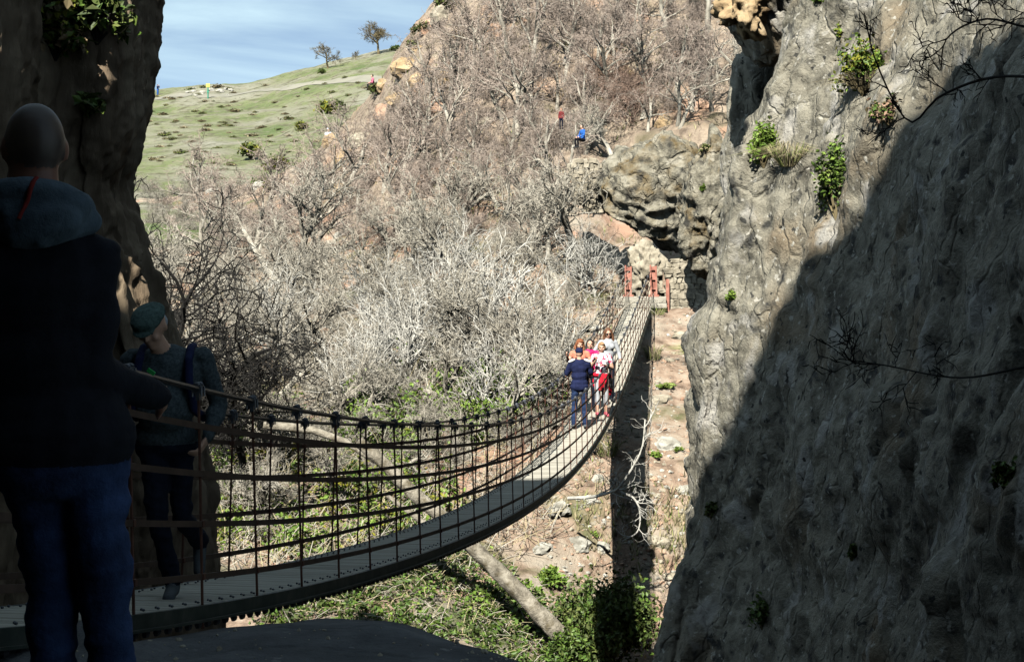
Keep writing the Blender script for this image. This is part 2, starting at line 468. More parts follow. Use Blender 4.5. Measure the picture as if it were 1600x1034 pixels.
# --- right wall of the gorge
VE = [(1300, 990), (1034, 1045), (900, 1061), (780, 1083), (700, 1084), (620, 1089), (520, 1104), (400, 1130), (270, 1156), (190, 1184), (110, 1214), (40, 1240), (-60, 1268), (-250, 1330), (-800, 1440)]
PLAN = [(18.0, 3.3), (14.5, 1.5), (12.6, 0.25), (12.05, 0.0), (11.9, 0.28), (11.6, 0.76), (11.2, 1.22), (10.7, 1.55), (10.0, 1.75), (9.0, 1.85), (8.0, 1.88), (6.8, 1.8), (5.6, 1.6), (4.2, 1.25), (2.4, 1.0)]
rctrl = []
for v, u in VE:
    e = at(u, v, 12.0)
    rctrl.append([(e.x + dx, 2.6 * k, e.z) for k, dx in PLAN])
def slabs(q, sc, amp, seed=0.0):
    """broken faces: every cell of rock is a tilted plane of its own"""
    w = Vector((FR(q * sc * 0.9 + Vector((seed, 0, 0)), 1.0, 2.0, 3), FR(q * sc * 0.9 + Vector((0, seed + 5, 0)), 1.0, 2.0, 3), FR(q * sc * 0.9 + Vector((0, 0, seed + 9)), 1.0, 2.0, 3))) * 0.22
    d, pt = noise.voronoi(q * sc + w + Vector((seed, seed, seed)))
    c = pt[0] * 3.7
    h = Vector((noise.noise(c + Vector((seed, 1, 2))), noise.noise(c + Vector((17.3, seed, 4.1))), noise.noise(c + Vector((3.7, 29.1, seed)))))
    r = q * sc + w + Vector((seed, seed, seed)) - pt[0]
    e = min((d[1] - d[0]) / 0.20, 1.0)
    return amp * ((h.dot(r) * 2.4 + 0.9 * h.z + 0.25) * e - 0.1)
def wall_disp(p, a, b):
    q = Vector((p.x, p.y * 0.75 + p.z * 0.3, p.z * 0.55 - p.y * 0.22))
    d = 0.16 * FR(p * 0.35, 1.0, 2.0, 3)
    d += slabs(q, 0.55, 0.30) + slabs(q, 1.5, 0.11, 3.0) + slabs(q, 4.2, 0.035, 7.0)
    d += 0.035 * FR(p * 5.0, 0.8, 2.1, 4)
    return d
rwall, _ = surface("right_cliff", rctrl, 380, 460, wall_disp, M['wall_rock'], flip=False)
RWALL = bvh_of(rwall)

# --- left rock pillar
LE = [(1500, 345), (1034, 335), (960, 330), (900, 328), (800, 322), (700, 312), (600, 295), (520, 276), (470, 262), (400, 237), (340, 216), (295, 203), (250, 215), (200, 227), (150, 238), (60, 247), (0, 247), (-40, 247)]
LP = [(-900, 5.2), (-350, 5.8), (0, 6.5), (60, 7.0), (100, 7.25), (150, 7.4), (185, 7.45), (245, 8.1), (238, 8.8), (150, 9.6)]
lctrl = []
for v, u in LE:
    u -= 6
    row = []
    for uc, k in LP:
        w = max(0.0, min(1.0, (uc + 100) / 345.0))
        z = (400 - v) * 8.1 / 1000.0
        x = (uc + (u - 245) * w - 800) * k / 1000.0
        row.append((x, 2.6 * k, z))
    lctrl.append(row)
def left_disp(p, a, b):
    q = Vector((p.x * 1.2, p.y * 1.2, p.z * 0.16))
    d = 0.10 * FR(q * 0.8, 1.0, 2.0, 3) + slabs(q, 1.1, 0.20, 2.0) + slabs(q, 2.8, 0.10, 4.0)
    d += slabs(Vector((p.x, p.y, p.z * 0.6)), 3.6, 0.035, 6.0) + 0.035 * FR(p * 5.0, 0.8, 2.1, 4)
    return d
lwall, _ = surface("left_cliff", lctrl, 320, 340, left_disp, M['left_rock'], flip=True)
LWALL = bvh_of(lwall)

# --- the cliff behind the camera that keeps the near half of the bridge in shade
OY = -6.0
def back(p):
    t = (p.y - OY) / SUN_DIR.y
    q = p - SUN_DIR * t
    return (q.x, q.z)
prof = []
for u, v in ((1085, 780), (1140, 655), (1180, 560), (1215, 480), (1265, 385), (1330, 345), (1370, 270), (1440, 160), (1500, 90), (1600, 20)):
    p, _n = hit(u, v, RWALL)
    if p is not None: prof.append(back(p))
deckp = (0.361 * 10.5 - 3.4, 27.3, -3.62)
prof.append(back(Vector(deckp)))
prof = sorted(prof)
for u, v in ((30, 40), (110, 60), (160, 250), (100, 150), (150, 300), (190, 440), (200, 600), (360, 955), (160, 80)):
    p, _n = hit(u, v, LWALL)
d0 = prof[0]
outline = [(-60, 31), (-30, 32), (-15.5, 30), (-14, 29.2), (-13.2, 27.0), (-12.4, 25.0), (-11.1, 24.8), (-10.5, 26.6), (d0[0] - 1.5, d0[1] - 0.15)] + prof
lx, lz = outline[-1]
outline += [(lx + 1.2, lz - 3.5), (lx + 3.0, lz - 10), (lx + 6, lz - 18), (lx + 12, -6)]
ox = np.concatenate([np.linspace(outline[i][0], outline[i + 1][0], 6, endpoint=False) for i in range(len(outline) - 1)] + [[outline[-1][0]]])
oz = np.interp(ox, [a for a, b in outline], [b for a, b in outline])
octrl_rows = 26
mb = MB()
nx = len(ox)
Vv = []
for i in range(octrl_rows):
    t = i / (octrl_rows - 1)
    for x, zt in zip(ox, oz):
        z = -12 + (zt + 12) * t
        dd = (0.9 * FR(Vector((x * 0.2, 3.1, z * 0.12)), 1.0, 2.0, 4) - 0.6) * (1 - t ** 6) * 1.2
        Vv.append((x, OY - 0.7 + min(dd, 0.6) * (1 if t < 1 else 0) if t < 1 else OY, z))
base_n = len(Vv)
for back_y, drop in ((-9, 1.5), (-15, 3.5), (-26, 8)):
    for x, zt in zip(ox, oz):
        Vv.append((x, back_y, max(zt - drop, -12) + 0.6 * noise.noise(Vector((x * 0.4, back_y, 0)))))
Ff = []
for i in range(octrl_rows + 2):
    for j in range(nx - 1):
        a = i * nx + j
        Ff.append((a, a + 1, a + nx + 1, a + nx))
mb.add(Vv, Ff)
occ = mb.build("gorge_cliff", M['left_rock'], smooth=False)
occ['kind'] = 'structure'

# --- added unseen wall left of the landing, blocking sky light from the gorge
gctrl = []
for t in (0.0, 0.2, 0.45, 0.7, 0.9, 1.0):
    gctrl.append([(-5.2 - 0.105 * max(y, 0) - 1.2 * t, y, -12 + (min(17.0 - y, 24) + 12) * t) for y in (-5.8, -3, 0, 3, 6, 9, 12, 15, 18, 21)])
gwall, _ = surface("sky_block_wall", gctrl, 90, 90, lambda p, a, b: 0.4 * FR(p * 0.4, 1.0, 2.0, 5), M['left_rock'], flip=True)

# --- landing slab in the foreground
lv = [(-700, 1010), (-200, 975), (160, 962), (205, 1000), (300, 986), (420, 970), (500, 963), (570, 962), (640, 972), (700, 991), (760, 1009), (830, 1034), (900, 1075), (1000, 1180), (1250, 1500)]
top = []
for u, v in lv:
    v -= 13 if 150 < u < 950 else 0
    k = 1.62 / (v - 400) * 1000
    p = at(u, v, k); top.append(Vector((p.x, p.y, -1.62)))
top = [Vector((p.x, p.y, p.z)) for p in top]
T = []
for i in range(len(top) - 1):
    for s in range(4):
        T.append(top[i].lerp(top[i + 1], s / 4))
T.append(top[-1])
mb = MB()
rings = []
cen = Vector((-1.2, 2.0, -1.62))
Vv = []
nr = 34
for i in range(nr + 8):
    for p in T:
        if i < nr:
            f = i / (nr - 1)
            q = Vector((cen.x + (p.x - cen.x) * f, -2.5 + (p.y + 2.5) * f, -1.62))
            e = max(0, f - 0.965) / 0.035
            q.z += 0.035 * FR(Vector((q.x, q.y, 0)) * 1.3, 1.0, 2.0, 5) - 0.05 * e * e
        else:
            g = (i - nr + 1) / 8
            q = Vector((p.x, p.y, -1.67 - 10 * g ** 1.5)) + Vector((0.25 * noise.noise(p * 1.7 + Vector((0, 0, g * 9))), 0.3 * noise.noise(p * 1.3 + Vector((0, 5, g * 9))) - 0.4 * g, 0))
        Vv.append(q)
nT = len(T)
for i in range(nr + 7):
    for j in range(nT - 1):
        a = i * nT + j
        Ff_ = (a, a + nT, a + nT + 1, a + 1)
        rings.append(Ff_)
mb.add([tuple(v) for v in Vv], rings)
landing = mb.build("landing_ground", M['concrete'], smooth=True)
landing['kind'] = 'structure'

# --- pale path along the hill ridge
pts = []
for u, v in ((215, 158), (270, 150), (330, 151), (400, 142), (455, 136), (520, 129), (575, 124), (640, 128)):
    p, _n = hit(u, v, HILL)
    if p is not None: pts.append(p)
mb = MB()
P = resample(np.array([tuple(p) for p in pts]), 60, 0)
Vv = []
for i, p in enumerate(P):
    t = P[min(i + 1, 59)] - P[max(i - 1, 0)]
    n = np.array([-t[1], t[0], 0]); n /= np.linalg.norm(n)
    for s in np.linspace(-1, 1, 5):
        q = p + n * s * 1.7 * (1 + 0.3 * noise.noise(Vector(p) * 0.2))
        h = HILL.ray_cast(Vector((q[0], q[1], 200)), Vector((0, 0, -1)))
        Vv.append((q[0], q[1], (h[0].z if h[0] else q[2]) + 0.07))
mb.add(Vv, [(i * 5 + j, i * 5 + j + 1, i * 5 + j + 6, i * 5 + j + 5) for i in range(59) for j in range(4)])
o = mb.build("path", M['path'], smooth=True)
o['kind'] = 'structure'

# ------------------------------------------------------------------ the suspension bridge
dk = np.array([3.145, 3.538, 3.932, 4.335, 4.732, 5.137, 5.535, 5.94, 6.34, 6.757, 7.16, 7.557, 7.96, 8.357, 9.146, 9.97, 13.55, 14.46, 15.5, 16.48, 17.38, 18.35, 19.57, 20.84])
dv = np.array([955, 940, 928, 913, 899, 888, 874, 863, 851, 841, 829, 819, 809, 800, 780, 760, 671, 650.7, 616.6, 585, 560, 535, 507.5, 478.0])
dz = (400 - dv) * dk / 1000
zfit = np.polyfit(dk, dz, 5)
K0, K1 = 2.42, 20.75
TH = math.atan(0.361 / 2.6)
CT, ST = math.cos(TH), math.sin(TH)
def deck_z(k):
    return float(np.polyval(zfit, k))
def bp(k, off, h=0.0):
    """point on the bridge: distance k, metres to the right of its middle, metres above the deck"""
    return Vector((-3.4 + 0.361 * k + off * CT, 2.6 * k - off * ST, deck_z(k) + h))

br = empty("suspension_bridge", bp(K0, 0))
tag(br, "long plank footbridge hung from steel cables, sagging across the gorge", "footbridge")
B0 = br.location
br.rotation_euler = (0, 0, 0)
def loc(p): return p - B0

# planks
npl = 226
pl_meshes = []
for q in range(6):
    mb = MB()
    hw, hd, hh = 0.405 + 0.006 * rnd.uniform(-1, 1), 0.0955 + 0.002 * rnd.uniform(-1, 1), 0.02
    e = 0.004
    xs = np.linspace(-hw, hw, 5)
    V, F = [], []
    for i, x in enumerate(xs):
        w = 0.002 * rnd.uniform(-1, 1); zz = 0.0015 * rnd.uniform(-1, 1)
        for y, z in ((-hd, -hh), (hd, -hh), (hd, hh - e), (hd - e, hh), (-hd + e, hh), (-hd, hh - e)):
            V.append((x, y + w, z + zz))
    for i in range(4):
        for j in range(6):
            a = i * 6 + j; b = i * 6 + (j + 1) % 6
            F.append((a, a + 6, b + 6, b))
    F.append((0, 1, 2, 3, 4, 5)); F.append(tuple(24 + j for j in (5, 4, 3, 2, 1, 0)))
    mb.add(V, F)
    pl_meshes.append(mb.mesh("plank", M['plank']))
ks = np.linspace(K0 + 0.04, K1, npl)
for k in ks:
    p = bp(k, 0)
    sl = (deck_z(k + 0.05) - deck_z(k - 0.05)) / (0.1 * 2.6 / CT)
    o = link("plank", rnd.choice(pl_meshes), br, loc(p))
    o.location.z -= 0.02 + rnd.uniform(0, 0.003)
    o.rotation_euler = (math.atan(sl), rnd.uniform(-0.004, 0.004), -TH + rnd.uniform(-0.003, 0.003))

KS = np.linspace(K0, K1, 190)
def sweep(mb, off, h, w, t, m=0, kk=KS):
    """flat strip following the bridge: w high, t thick"""
    V, F = [], []
    for k in kk:
        for a, b in ((-t / 2, -w / 2), (t / 2, -w / 2), (t / 2, w / 2), (-t / 2, w / 2)):
            V.append(tuple(loc(bp(k, off + a, h + b))))
    n = len(kk)
    for i in range(n - 1):
        for j in range(4):
            F.append((i * 4 + j, i * 4 + (j + 1) % 4, i * 4 + 4 + (j + 1) % 4, i * 4 + 4 + j))
    F.append((3, 2, 1, 0)); F.append(tuple((n - 1) * 4 + j for j in range(4)))
    mb.add(V, F, m)
for sd in (-1, 1):
    mb = MB()
    sweep(mb, sd * 0.425, -0.045, 0.088, 0.03)
    sweep(mb, sd * 0.452, -0.082, 0.014, 0.024)
    mb.build("edge_beam", M['beam'], br)
    mb = MB()
    for k in np.linspace(K0 + 0.05, K1 - 0.05, 300):
        p = loc(bp(k, sd * 0.43, -0.10))
        mb.ell(p, (0.022, 0.05, 0.024), seg=6, rings=4)
    tag(mb.build("cable_lug", M['cable'], br), kind='stuff')
    mb = MB()
    for k in ks:
        for a in (0.36, 0.325):
            mb.ell(loc(bp(k + 0.012 * (1 if a < 0.35 else -1), sd * a, 0.006)), (0.009, 0.009, 0.008), seg=5, rings=3)
    tag(mb.build("bolt", M['clamp'], br), kind='stuff')
    for h in (0.155, 0.445, 0.72, 0.98):
        mb = MB()
        sweep(mb, sd * 0.418, h, 0.034, 0.010)
        mb.build("side_strap", M['strap'], br)
    mb = MB()
    pts = [tuple(loc(bp(k, sd * 0.40, 1.185))) for k in KS]
    tops = []
    mb.tube(pts, 0.0155, 6)
    mb.build("handrail_cable", M['cable'], br)
    for q in (0.16,):
        mb = MB(); mb.tube([tuple(loc(bp(k, sd * q * 1.6, -0.10))) for k in KS], 0.016, 5)
        mb.build("deck_cable", M['cable'], br)
# hangers with their clamps
mb = MB()
mb.tube([(0, 0, -0.13), (0, 0, 0.5), (0, 0, 1.175)], 0.0085, 5)
for h in (0.155, 0.445, 0.72, 0.98):
    mb.box((0.0, 0, h), (0.036, 0.03, 0.034))
hang_me = mb.mesh("hanger", M['rod'])
mb = MB()
mb.box((0, 0, 1.185), (0.042, 0.065, 0.040))
for yy in (-0.024, 0.024):
    mb.tube([(-0.026, yy, 1.20), (-0.026, yy, 1.145)], 0.006, 5)
    mb.tube([(0.026, yy, 1.20), (0.026, yy, 1.145)], 0.006, 5)
    mb.ell((0.0, yy, 1.212), (0.022, 0.010, 0.013), seg=6, rings=4)
mb.box((0, 0, 1.145), (0.022, 0.035, 0.04))
clamp_me = mb.mesh("clamp", M['clamp'])
for i in range(46):
    k = 2.75 + 0.397 * i
    if k > 20.6: break
    for sd in (-1, 1):
        o = link("hanger", hang_me, br, loc(bp(k, sd * 0.42)))
        o.rotation_euler = (R(rnd.uniform(-0.8, 0.8)), R(-1.5 * sd + rnd.uniform(-0.4, 0.4)), -TH)
        link("clamp", clamp_me, o)
# far end: grey cross platform and rust red posts
def box_part(name, c, size, m, rz=-TH, rx=0):
    mb = MB(); mb.box((0, 0, 0), size)
    o = mb.build(name, m, br, loc=loc(c))
    o.rotation_euler = (rx, 0, rz)
    md = o.modifiers.new("bevel", 'BEVEL'); md.width = 0.008; md.segments = 1
    return o
ke = 20.72
pz = deck_z(ke)
for i in range(2):
    c = bp(ke - 0.02 + 0.004 * i, 0.10); c.z = pz + 0.08 + i * 0.165
    box_part("platform_board", c, (1.66 - 0.04 * i, 0.06, 0.158), M['plank'])
for i in range(4):
    c = bp(ke + 0.035 + i * 0.06, 0.10); c.z = pz + 0.338 + 0.004 * (i % 2)
    box_part("platform_board", c, (1.62 - 0.03 * (i % 3), 0.15, 0.035), M['plank'])
c = bp(ke + 0.03, 0.12); c.z = pz - 0.09
box_part("platform_beam", c, (1.5, 0.10, 0.16), M['beam'])
for off in (-0.62, 0.80):
    c = bp(ke + 0.1, off); c.z = pz - 0.4
    box_part("platform_post", c, (0.14, 0.14, 0.8), M['strap'])
def channel(name, off, k, h):
    mb = MB()
    mb.box((-0.09, 0, h / 2), (0.05, 0.12, h)); mb.box((0.09, 0, h / 2 - 0.01), (0.05, 0.12, h - 0.05)); mb.box((0.0, 0.035, h / 2 - 0.02), (0.13, 0.02, h - 0.08))
    for q in (0.25, 0.55, 0.85): mb.box((0, -0.02, h * q), (0.13, 0.05, 0.05))
    mb.box((0.0, 0, 0.03), (0.34, 0.22, 0.06))
    c = bp(k, off); c.z = pz + 0.36
    o = mb.build(name, M['redpost'], br, loc=loc(c)); o.rotation_euler = (0, R(rnd.uniform(-1.5, 1.5)), -TH)
channel("red_post", -0.33, ke + 0.10, 1.02)
channel("red_post", 0.50, ke + 0.10, 1.04)
mb = MB(); mb.box((0, 0, 0.5), (0.09, 0.09, 1.1)); mb.box((0.05, 0, 0.5), (0.02, 0.12, 1.1))
c = bp(ke + 0.12, 0.93); c.z = pz - 0.12
mb.build("red_post", M['redpost'], br, loc=loc(c))

# ------------------------------------------------------------------ rocks
def rock_mesh(name, mat, seed, sub=3, amp=0.35, sx=1, sy=1, sz=1, fine=0.05):
    bm = bmesh.new()
    bmesh.ops.create_icosphere(bm, subdivisions=sub, radius=1)
    off = Vector((seed * 7.3, seed * 3.1, seed * 1.7))
    for v in bm.verts:
        p = v.co.copy()
        c = noise.voronoi(p * 1.1 + off)[0]
        d = 1 + amp * FR(p * 0.9 + off, 1.0, 2.0, 4) + 0.5 * amp * (c[1] - c[0] - 0.2) + fine * FR(p * 4 + off, 1.0, 2.0, 4)
        v.co = Vector((p.x * sx, p.y * sy, p.z * sz)) * d
    me = bpy.data.meshes.new(name)
    bm.to_mesh(me); bm.free()
    me.materials.append(mat)
    if sub >= 3: me.polygons.foreach_set("use_smooth", [sub >= 4] * len(me.polygons))
    return me
rock_set = {key: [rock_mesh("boulder", M[key], 10 * i + len(key), 3, 0.4, 1, 0.85, 0.75) for i in range(4)] for key in ('ochre', 'pinkrock', 'greyrock', 'stone')}
def put_rock(key, u, v, w, label, group=None, cat="boulder", bvh=None, sink=0.25, flat=1.0, name="boulder", k=None):
    if k is None:
        p, n = hit(u, v, bvh or BANK)
        if p is None: return None
    else:
        p = at(u, v, k)
    kk = p.y / 2.6
    s = w * kk / 1000 / 2
    o = link(name, rnd.choice(rock_set[key]))
    o.location = (p.x, p.y, p.z - s * sink)
    o.scale = (s * rnd.uniform(0.95, 1.05), s * rnd.uniform(0.8, 1.1), s * flat * rnd.uniform(0.85, 1.1))
    o.rotation_euler = (rnd.uniform(-0.3, 0.3), rnd.uniform(-0.3, 0.3), rnd.uniform(0, 6.28))
    tag(o, label, cat, group)
    return o

# big overhanging boulder over the far landing
def big_rock(name, mat, seed, shape, sub=6, amp=0.22, strata=0.0):
    bm = bmesh.new()
    bmesh.ops.create_icosphere(bm, subdivisions=sub, radius=1)
    off = Vector((seed, seed * 2, seed * 3))
    for v in bm.verts:
        p = v.co.copy()
        q = shape(p)
        d = amp * FR(p * 1.4 + off, 1.0, 2.0, 5) + 0.3 * amp * (ridged(Vector((p.x - p.z * 0.6, p.y, p.z * 2.2 + p.x * 1.1)) + off, 1.2, 4) - 1.0)
        c = noise.voronoi(p * 3.2 + off)[0]
        d += 0.22 * amp * min(0.5, c[1] - c[0])
        d += 0.14 * amp * FR(p * 9 + off, 0.8, 2.0, 4)
        if strata:
            st = q.z * 2.1 + q.x * 0.9 + 0.7 * FR(q * 0.7 + off, 1.0, 2.0, 4)
            w_ = max(0.0, min(1.0, (0.9 - q.z + 0.5 * noise.noise(q)) / 0.8))
            d += strata * w_ * (abs((st % 1.0) - 0.25) - 0.35)
            d += 0.35 * strata * (abs(((st * 2.7) % 1.0) - 0.3) - 0.3)
        v.co = q + p * d * min(abs(q.x) + abs(q.z) + 0.8, 1.6)
    me = bpy.data.meshes.new(name)
    bm.to_mesh(me); bm.free()
    me.materials.append(mat)
    me.polygons.foreach_set("use_smooth", [True] * len(me.polygons))
    return me
def shp(p):
    x, y, z = p.x * 2.25, p.y * 2.0, p.z * 2.15
    if z < 0.2:                       # undercut, sloping down towards the cliff
        z = max(z, 0.25 - 1.15 * (x + 2.25) * 0.62 + 0.22 * y * (y < 0))
    if x < -1.0: z *= 0.92
    if z > 0.6: x *= 1 - 0.10 * (z - 0.6)
    return Vector((x, y, z))
o = link("boulder", big_rock("boulder", M['boulder'], 3.3, shp, 6, 0.28, 0.14))
o.location = at(1030, 308, 22.2)
tag(o, "huge mossy overhanging boulder jutting out above the far end of the footbridge", "boulder")
def shp2(p):
    return Vector((p.x * 0.85 + 0.25 * p.z, p.y * 1.6, p.z * 2.3))
o = link("boulder", big_rock("boulder", M['boulder'], 9.1, shp2, 6, 0.26, 0.10))
o.location = at(1112, 318, 20.3)
tag(o, "tall narrow grey rock wedged between the mossy boulder and the right cliff", "boulder")
def shp3(p):
    x, y, z = p.x * 1.15, p.y * 2.2, p.z * 2.6
    if z < -1.9: z = -1.9 - 0.1 * (z + 1.9)
    if z < -0.6: x = x + 0.35 * (-z - 0.6)
    return Vector((x, y, z))
o = link("overhang_rock", big_rock("overhang_rock", M['wall_rock'], 5.7, shp3, 6, 0.2))
o.location = at(1200, -45, 13.8)
tag(o, "grey rock block overhanging the dark cleft at the top of the right cliff", "rock")
o = link("boulder", big_rock("boulder", M['ochre'], 2.2, lambda p: Vector((p.x * 0.42, p.y * 0.5, p.z * 0.55)), 5, 0.2))
o.location = at(1158, 12, 13.1)
tag(o, "orange crumbling rock face under the overhang by the top of the cliff", "rock")
o = link("boulder", big_rock("boulder", M['wall_rock'], 15.2, lambda p: Vector((p.x * 0.85, p.y * 1.0, p.z * 2.9)), 5, 0.2))
o.location = at(1192, 255, 15.3)
tag(o, "dark shaded rock deep in the cleft between the right cliff and the narrow grey rock", "rock")
# pale rock seen through the gap beyond the posts
o = link("boulder", big_rock("boulder", M['stone'], 12.5, lambda p: Vector((p.x * 0.52, p.y * 0.3, p.z * 0.95)), 5, 0.22, 0.1))
o.location = at(1012, 420, 21.35)
tag(o, "pale rock slab seen in the gap between the red bridge posts", "rock")

# dry stone walls, every stone a part
def stone_mesh(seed):
    rg = random.Random(seed)
    bm = bmesh.new()
    bmesh.ops.create_cube(bm, size=1.75)
    bmesh.ops.bevel(bm, geom=bm.edges[:], offset=0.32, segments=1, affect='EDGES')
    for v in bm.verts: v.co += Vector((rg.uniform(-.2, .2), rg.uniform(-.2, .2), rg.uniform(-.2, .2)))
    bmesh.ops.triangulate(bm, faces=bm.faces[:])
    me = bpy.data.meshes.new("stone"); bm.to_mesh(me); bm.free()
    me.materials.append(M['stone'])
    return me
def stone_wall(label, poly, k, ry=0.0):
    us = [p[0] for p in poly]; vs_ = [p[1] for p in poly]
    t = empty("stone_wall", at(sum(us) / len(us), max(vs_), k))
    tag(t, label, "stone wall")
    def inside(u, v):
        c = False
        for i in range(len(poly)):
            (x1, y1), (x2, y2) = poly[i], poly[i - 1]
            if (y1 > v) != (y2 > v) and u < (x2 - x1) * (v - y1) / (y2 - y1) + x1: c = not c
        return c
    core = MB()
    n = len(poly)
    fr = [at(u, v, k + 0.03) for u, v in poly]; bk = [at(u, v, k + 0.5) for u, v in poly]
    core.add([tuple(p - t.location) for p in fr + bk], [tuple(range(n)), tuple(range(2 * n - 1, n - 1, -1))] + [(i, i + n, (i + 1) % n + n, (i + 1) % n) for i in range(n)])
    core.build("core", M['soil'], t)
    v = min(vs_); row = 0; cnt = 0
    while v < max(vs_):
        h = rnd.uniform(5, 10)
        u = min(us) - rnd.uniform(0, 8)
        while u < max(us):
            w = rnd.uniform(5, 15)
            if inside(u + w / 2, v + h / 2) and cnt < 290:
                p = at(u + w / 2, v + h / 2, k)
                o = link("stone", rnd.choice(rock_small), t, p - t.location)
                s = k / 1000
                o.scale = (w * s * 0.60, 0.13 * rnd.uniform(0.7, 1.3), h * s * 0.66)
                o.rotation_euler = (rnd.uniform(-.2, .2), rnd.uniform(-.25, .25), rnd.uniform(-.2, .2))
                cnt += 1
            u += w
        v += h; row += 1
rock_small = [stone_mesh(50 + i) for i in range(8)]
stone_wall("dry stone wall with irregular pale stones beside the far end of the footbridge", [(1032, 500), (1036, 425), (1050, 408), (1075, 405), (1100, 420), (1122, 428), (1122, 470), (1105, 500)], 20.9)
stone_wall("narrow dry stone retaining wall below the cave at the left of the boulder", [(888, 262), (900, 252), (925, 249), (940, 258), (950, 300), (945, 335), (915, 330), (893, 300)], 22.3)

# ------------------------------------------------------------------ bare trees
def rot_about(d, ang, rg):
    d = d / np.linalg.norm(d)
    r = rg.normal(size=3)
    r -= d * r.dot(d)
    r /= np.linalg.norm(r) + 1e-9
    return d * math.cos(ang) + r * math.sin(ang)

def grow(out, rg, p, d, L, r, lev, P):
    n = P['seg'][lev]
    pts = [p.copy()]
    d = d / np.linalg.norm(d)
    for i in range(n):
        d = d + rg.normal(size=3) * P['wander'][lev] + np.array([0, 0, P['up'][lev]])
        d /= np.linalg.norm(d)
        p = p + d * (L / n)
        pts.append(p.copy())
    pts = np.array(pts)
    rend = r * P['taper'][lev]
    rad = np.linspace(r, rend, n + 1)
    if lev == 0: rad[0] *= 1.35
    out[0 if lev <= P['trunk_lev'] else 1].tube(pts, rad, P['sides'][lev])
    if lev + 1 >= len(P['seg']): return
    nc = P['kids'][lev]
    nc = max(1, int(round(nc * rg.uniform(0.75, 1.25))))
    t0 = P['start'][lev]
    for c in range(nc):
        t = t0 + (1 - t0) * ((c + rg.uniform(0.1, 0.9)) / nc)
        if c == nc - 1: t = 1.0
        f = t * n
        i = min(int(f), n - 1)
        q = pts[i] + (pts[i + 1] - pts[i]) * (f - i)
        dd = pts[i + 1] - pts[i]
        dd = rot_about(dd, R(rg.uniform(*P['ang'][lev])) * (0.5 if t == 1.0 else 1), rg)
        rr = (r + (rend - r) * t) * P['rk'][lev]
        grow(out, rg, q, dd, L * P['lk'][lev] * rg.uniform(0.7, 1.25) * (1.15 - 0.45 * t), max(rr, P['rmin']), lev + 1, P)

TREE = dict(seg=[6, 6, 5, 4, 3], wander=[0.13, 0.20, 0.26, 0.30, 0.35], up=[0.03, 0.05, 0.03, 0.02, 0.0], taper=[0.55, 0.45, 0.4, 0.45, 0.5], trunk_lev=1,
            sides=[8, 5, 4, 3, 3], kids=[6, 6, 5, 3], start=[0.40, 0.28, 0.2, 0.15], ang=[(25, 65), (30, 70), (30, 70), (30, 75)], rk=[0.62, 0.55, 0.55, 0.6], lk=[0.78, 0.62, 0.58, 0.6], rmin=0.0105)
def variant(**kw):
    P = dict(TREE); P.update(kw); return P
THICKET = variant(seg=[5, 5, 4, 3], wander=[0.2, 0.25, 0.3, 0.35], up=[0.05, 0.04, 0.02, 0.0], kids=[7, 6, 5], start=[0.1, 0.15, 0.15], sides=[5, 4, 3, 3], trunk_lev=0, rmin=0.0095)
FIG = variant(seg=[6, 6, 5, 4], wander=[0.2, 0.22, 0.26, 0.3], up=[0.06, 0.09, 0.06, 0.04], kids=[8, 6, 4], start=[0.05, 0.15, 0.2], ang=[(20, 70), (25, 60), (30, 60)], rk=[0.7, 0.65, 0.6], lk=[0.95, 0.62, 0.5], sides=[6, 5, 4, 3], trunk_lev=1, rmin=0.009)

def make_tree(seed, P, mats, name, L=2.2, r=0.11, lean=0.25, stems=1):
    rg = np.random.default_rng(seed)
    out = [MB(), MB()]
    for s in range(stems):
        d = np.array([rg.normal() * lean, rg.normal() * lean, 1.0])
        b = np.array([rg.normal() * 0.15, rg.normal() * 0.15, -0.15]) if stems > 1 else np.array([0, 0, -0.2])
        grow(out, rg, b, d, L * rg.uniform(0.85, 1.15), r, 0, P)
    return out[0].mesh("trunk", mats[0]), out[1].mesh("crown", mats[1])

G, B_, W_, D_ = M['bark_grey'], M['bark_brown'], M['bark_white'], M['bark_dark']
VAR = {
    'grey': [make_tree(100 + i, TREE, (G, G), 'g', 2.4, 0.13, 0.35) for i in range(4)],
    'brown': [make_tree(200 + i, TREE, (G, B_), 'b', 2.5, 0.12, 0.3) for i in range(4)],
    'thicket': [make_tree(300 + i, THICKET, (G, G), 't', 1.5, 0.028, 0.6, 6) for i in range(3)],
    'thicket_b': [make_tree(320 + i, THICKET, (B_, B_), 't', 1.5, 0.028, 0.6, 6) for i in range(2)],
    'fig': [make_tree(400 + i, FIG, (W_, W_), 'f', 1.5, 0.05, 0.35, 3) for i in range(2)],
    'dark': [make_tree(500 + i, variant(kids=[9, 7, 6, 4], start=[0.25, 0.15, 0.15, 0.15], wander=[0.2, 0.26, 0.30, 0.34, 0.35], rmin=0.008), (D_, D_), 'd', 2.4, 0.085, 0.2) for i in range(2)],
    'red': [make_tree(520, THICKET, (M['twig_red'], M['twig_red']), 'r', 1.5, 0.03, 0.5, 7)],
    'hilltree': [make_tree(600 + i, variant(kids=[8, 7, 6, 4], ang=[(35, 75), (35, 75), (30, 70), (30, 75)], rmin=0.022), (M['scrub'], M['scrub']), 'h', 2.4, 0.16, 0.15) for i in range(2)],
}
def place_tree(kind, pos, scale, label, group=None, name="bare_tree", cat="tree", rz=None, tilt=(0, 0), var=None, kzs=1.0):
    tr, cr_ = rnd.choice(VAR[kind]) if var is None else VAR[kind][var]
    t = link(name, tr)
    t.location = pos
    t.rotation_euler = (tilt[0], tilt[1], rnd.uniform(0, 6.28) if rz is None else rz)
    t.scale = (scale, scale, scale * kzs)
    link("crown", cr_, t)
    tag(t, label, cat, group)
    return t
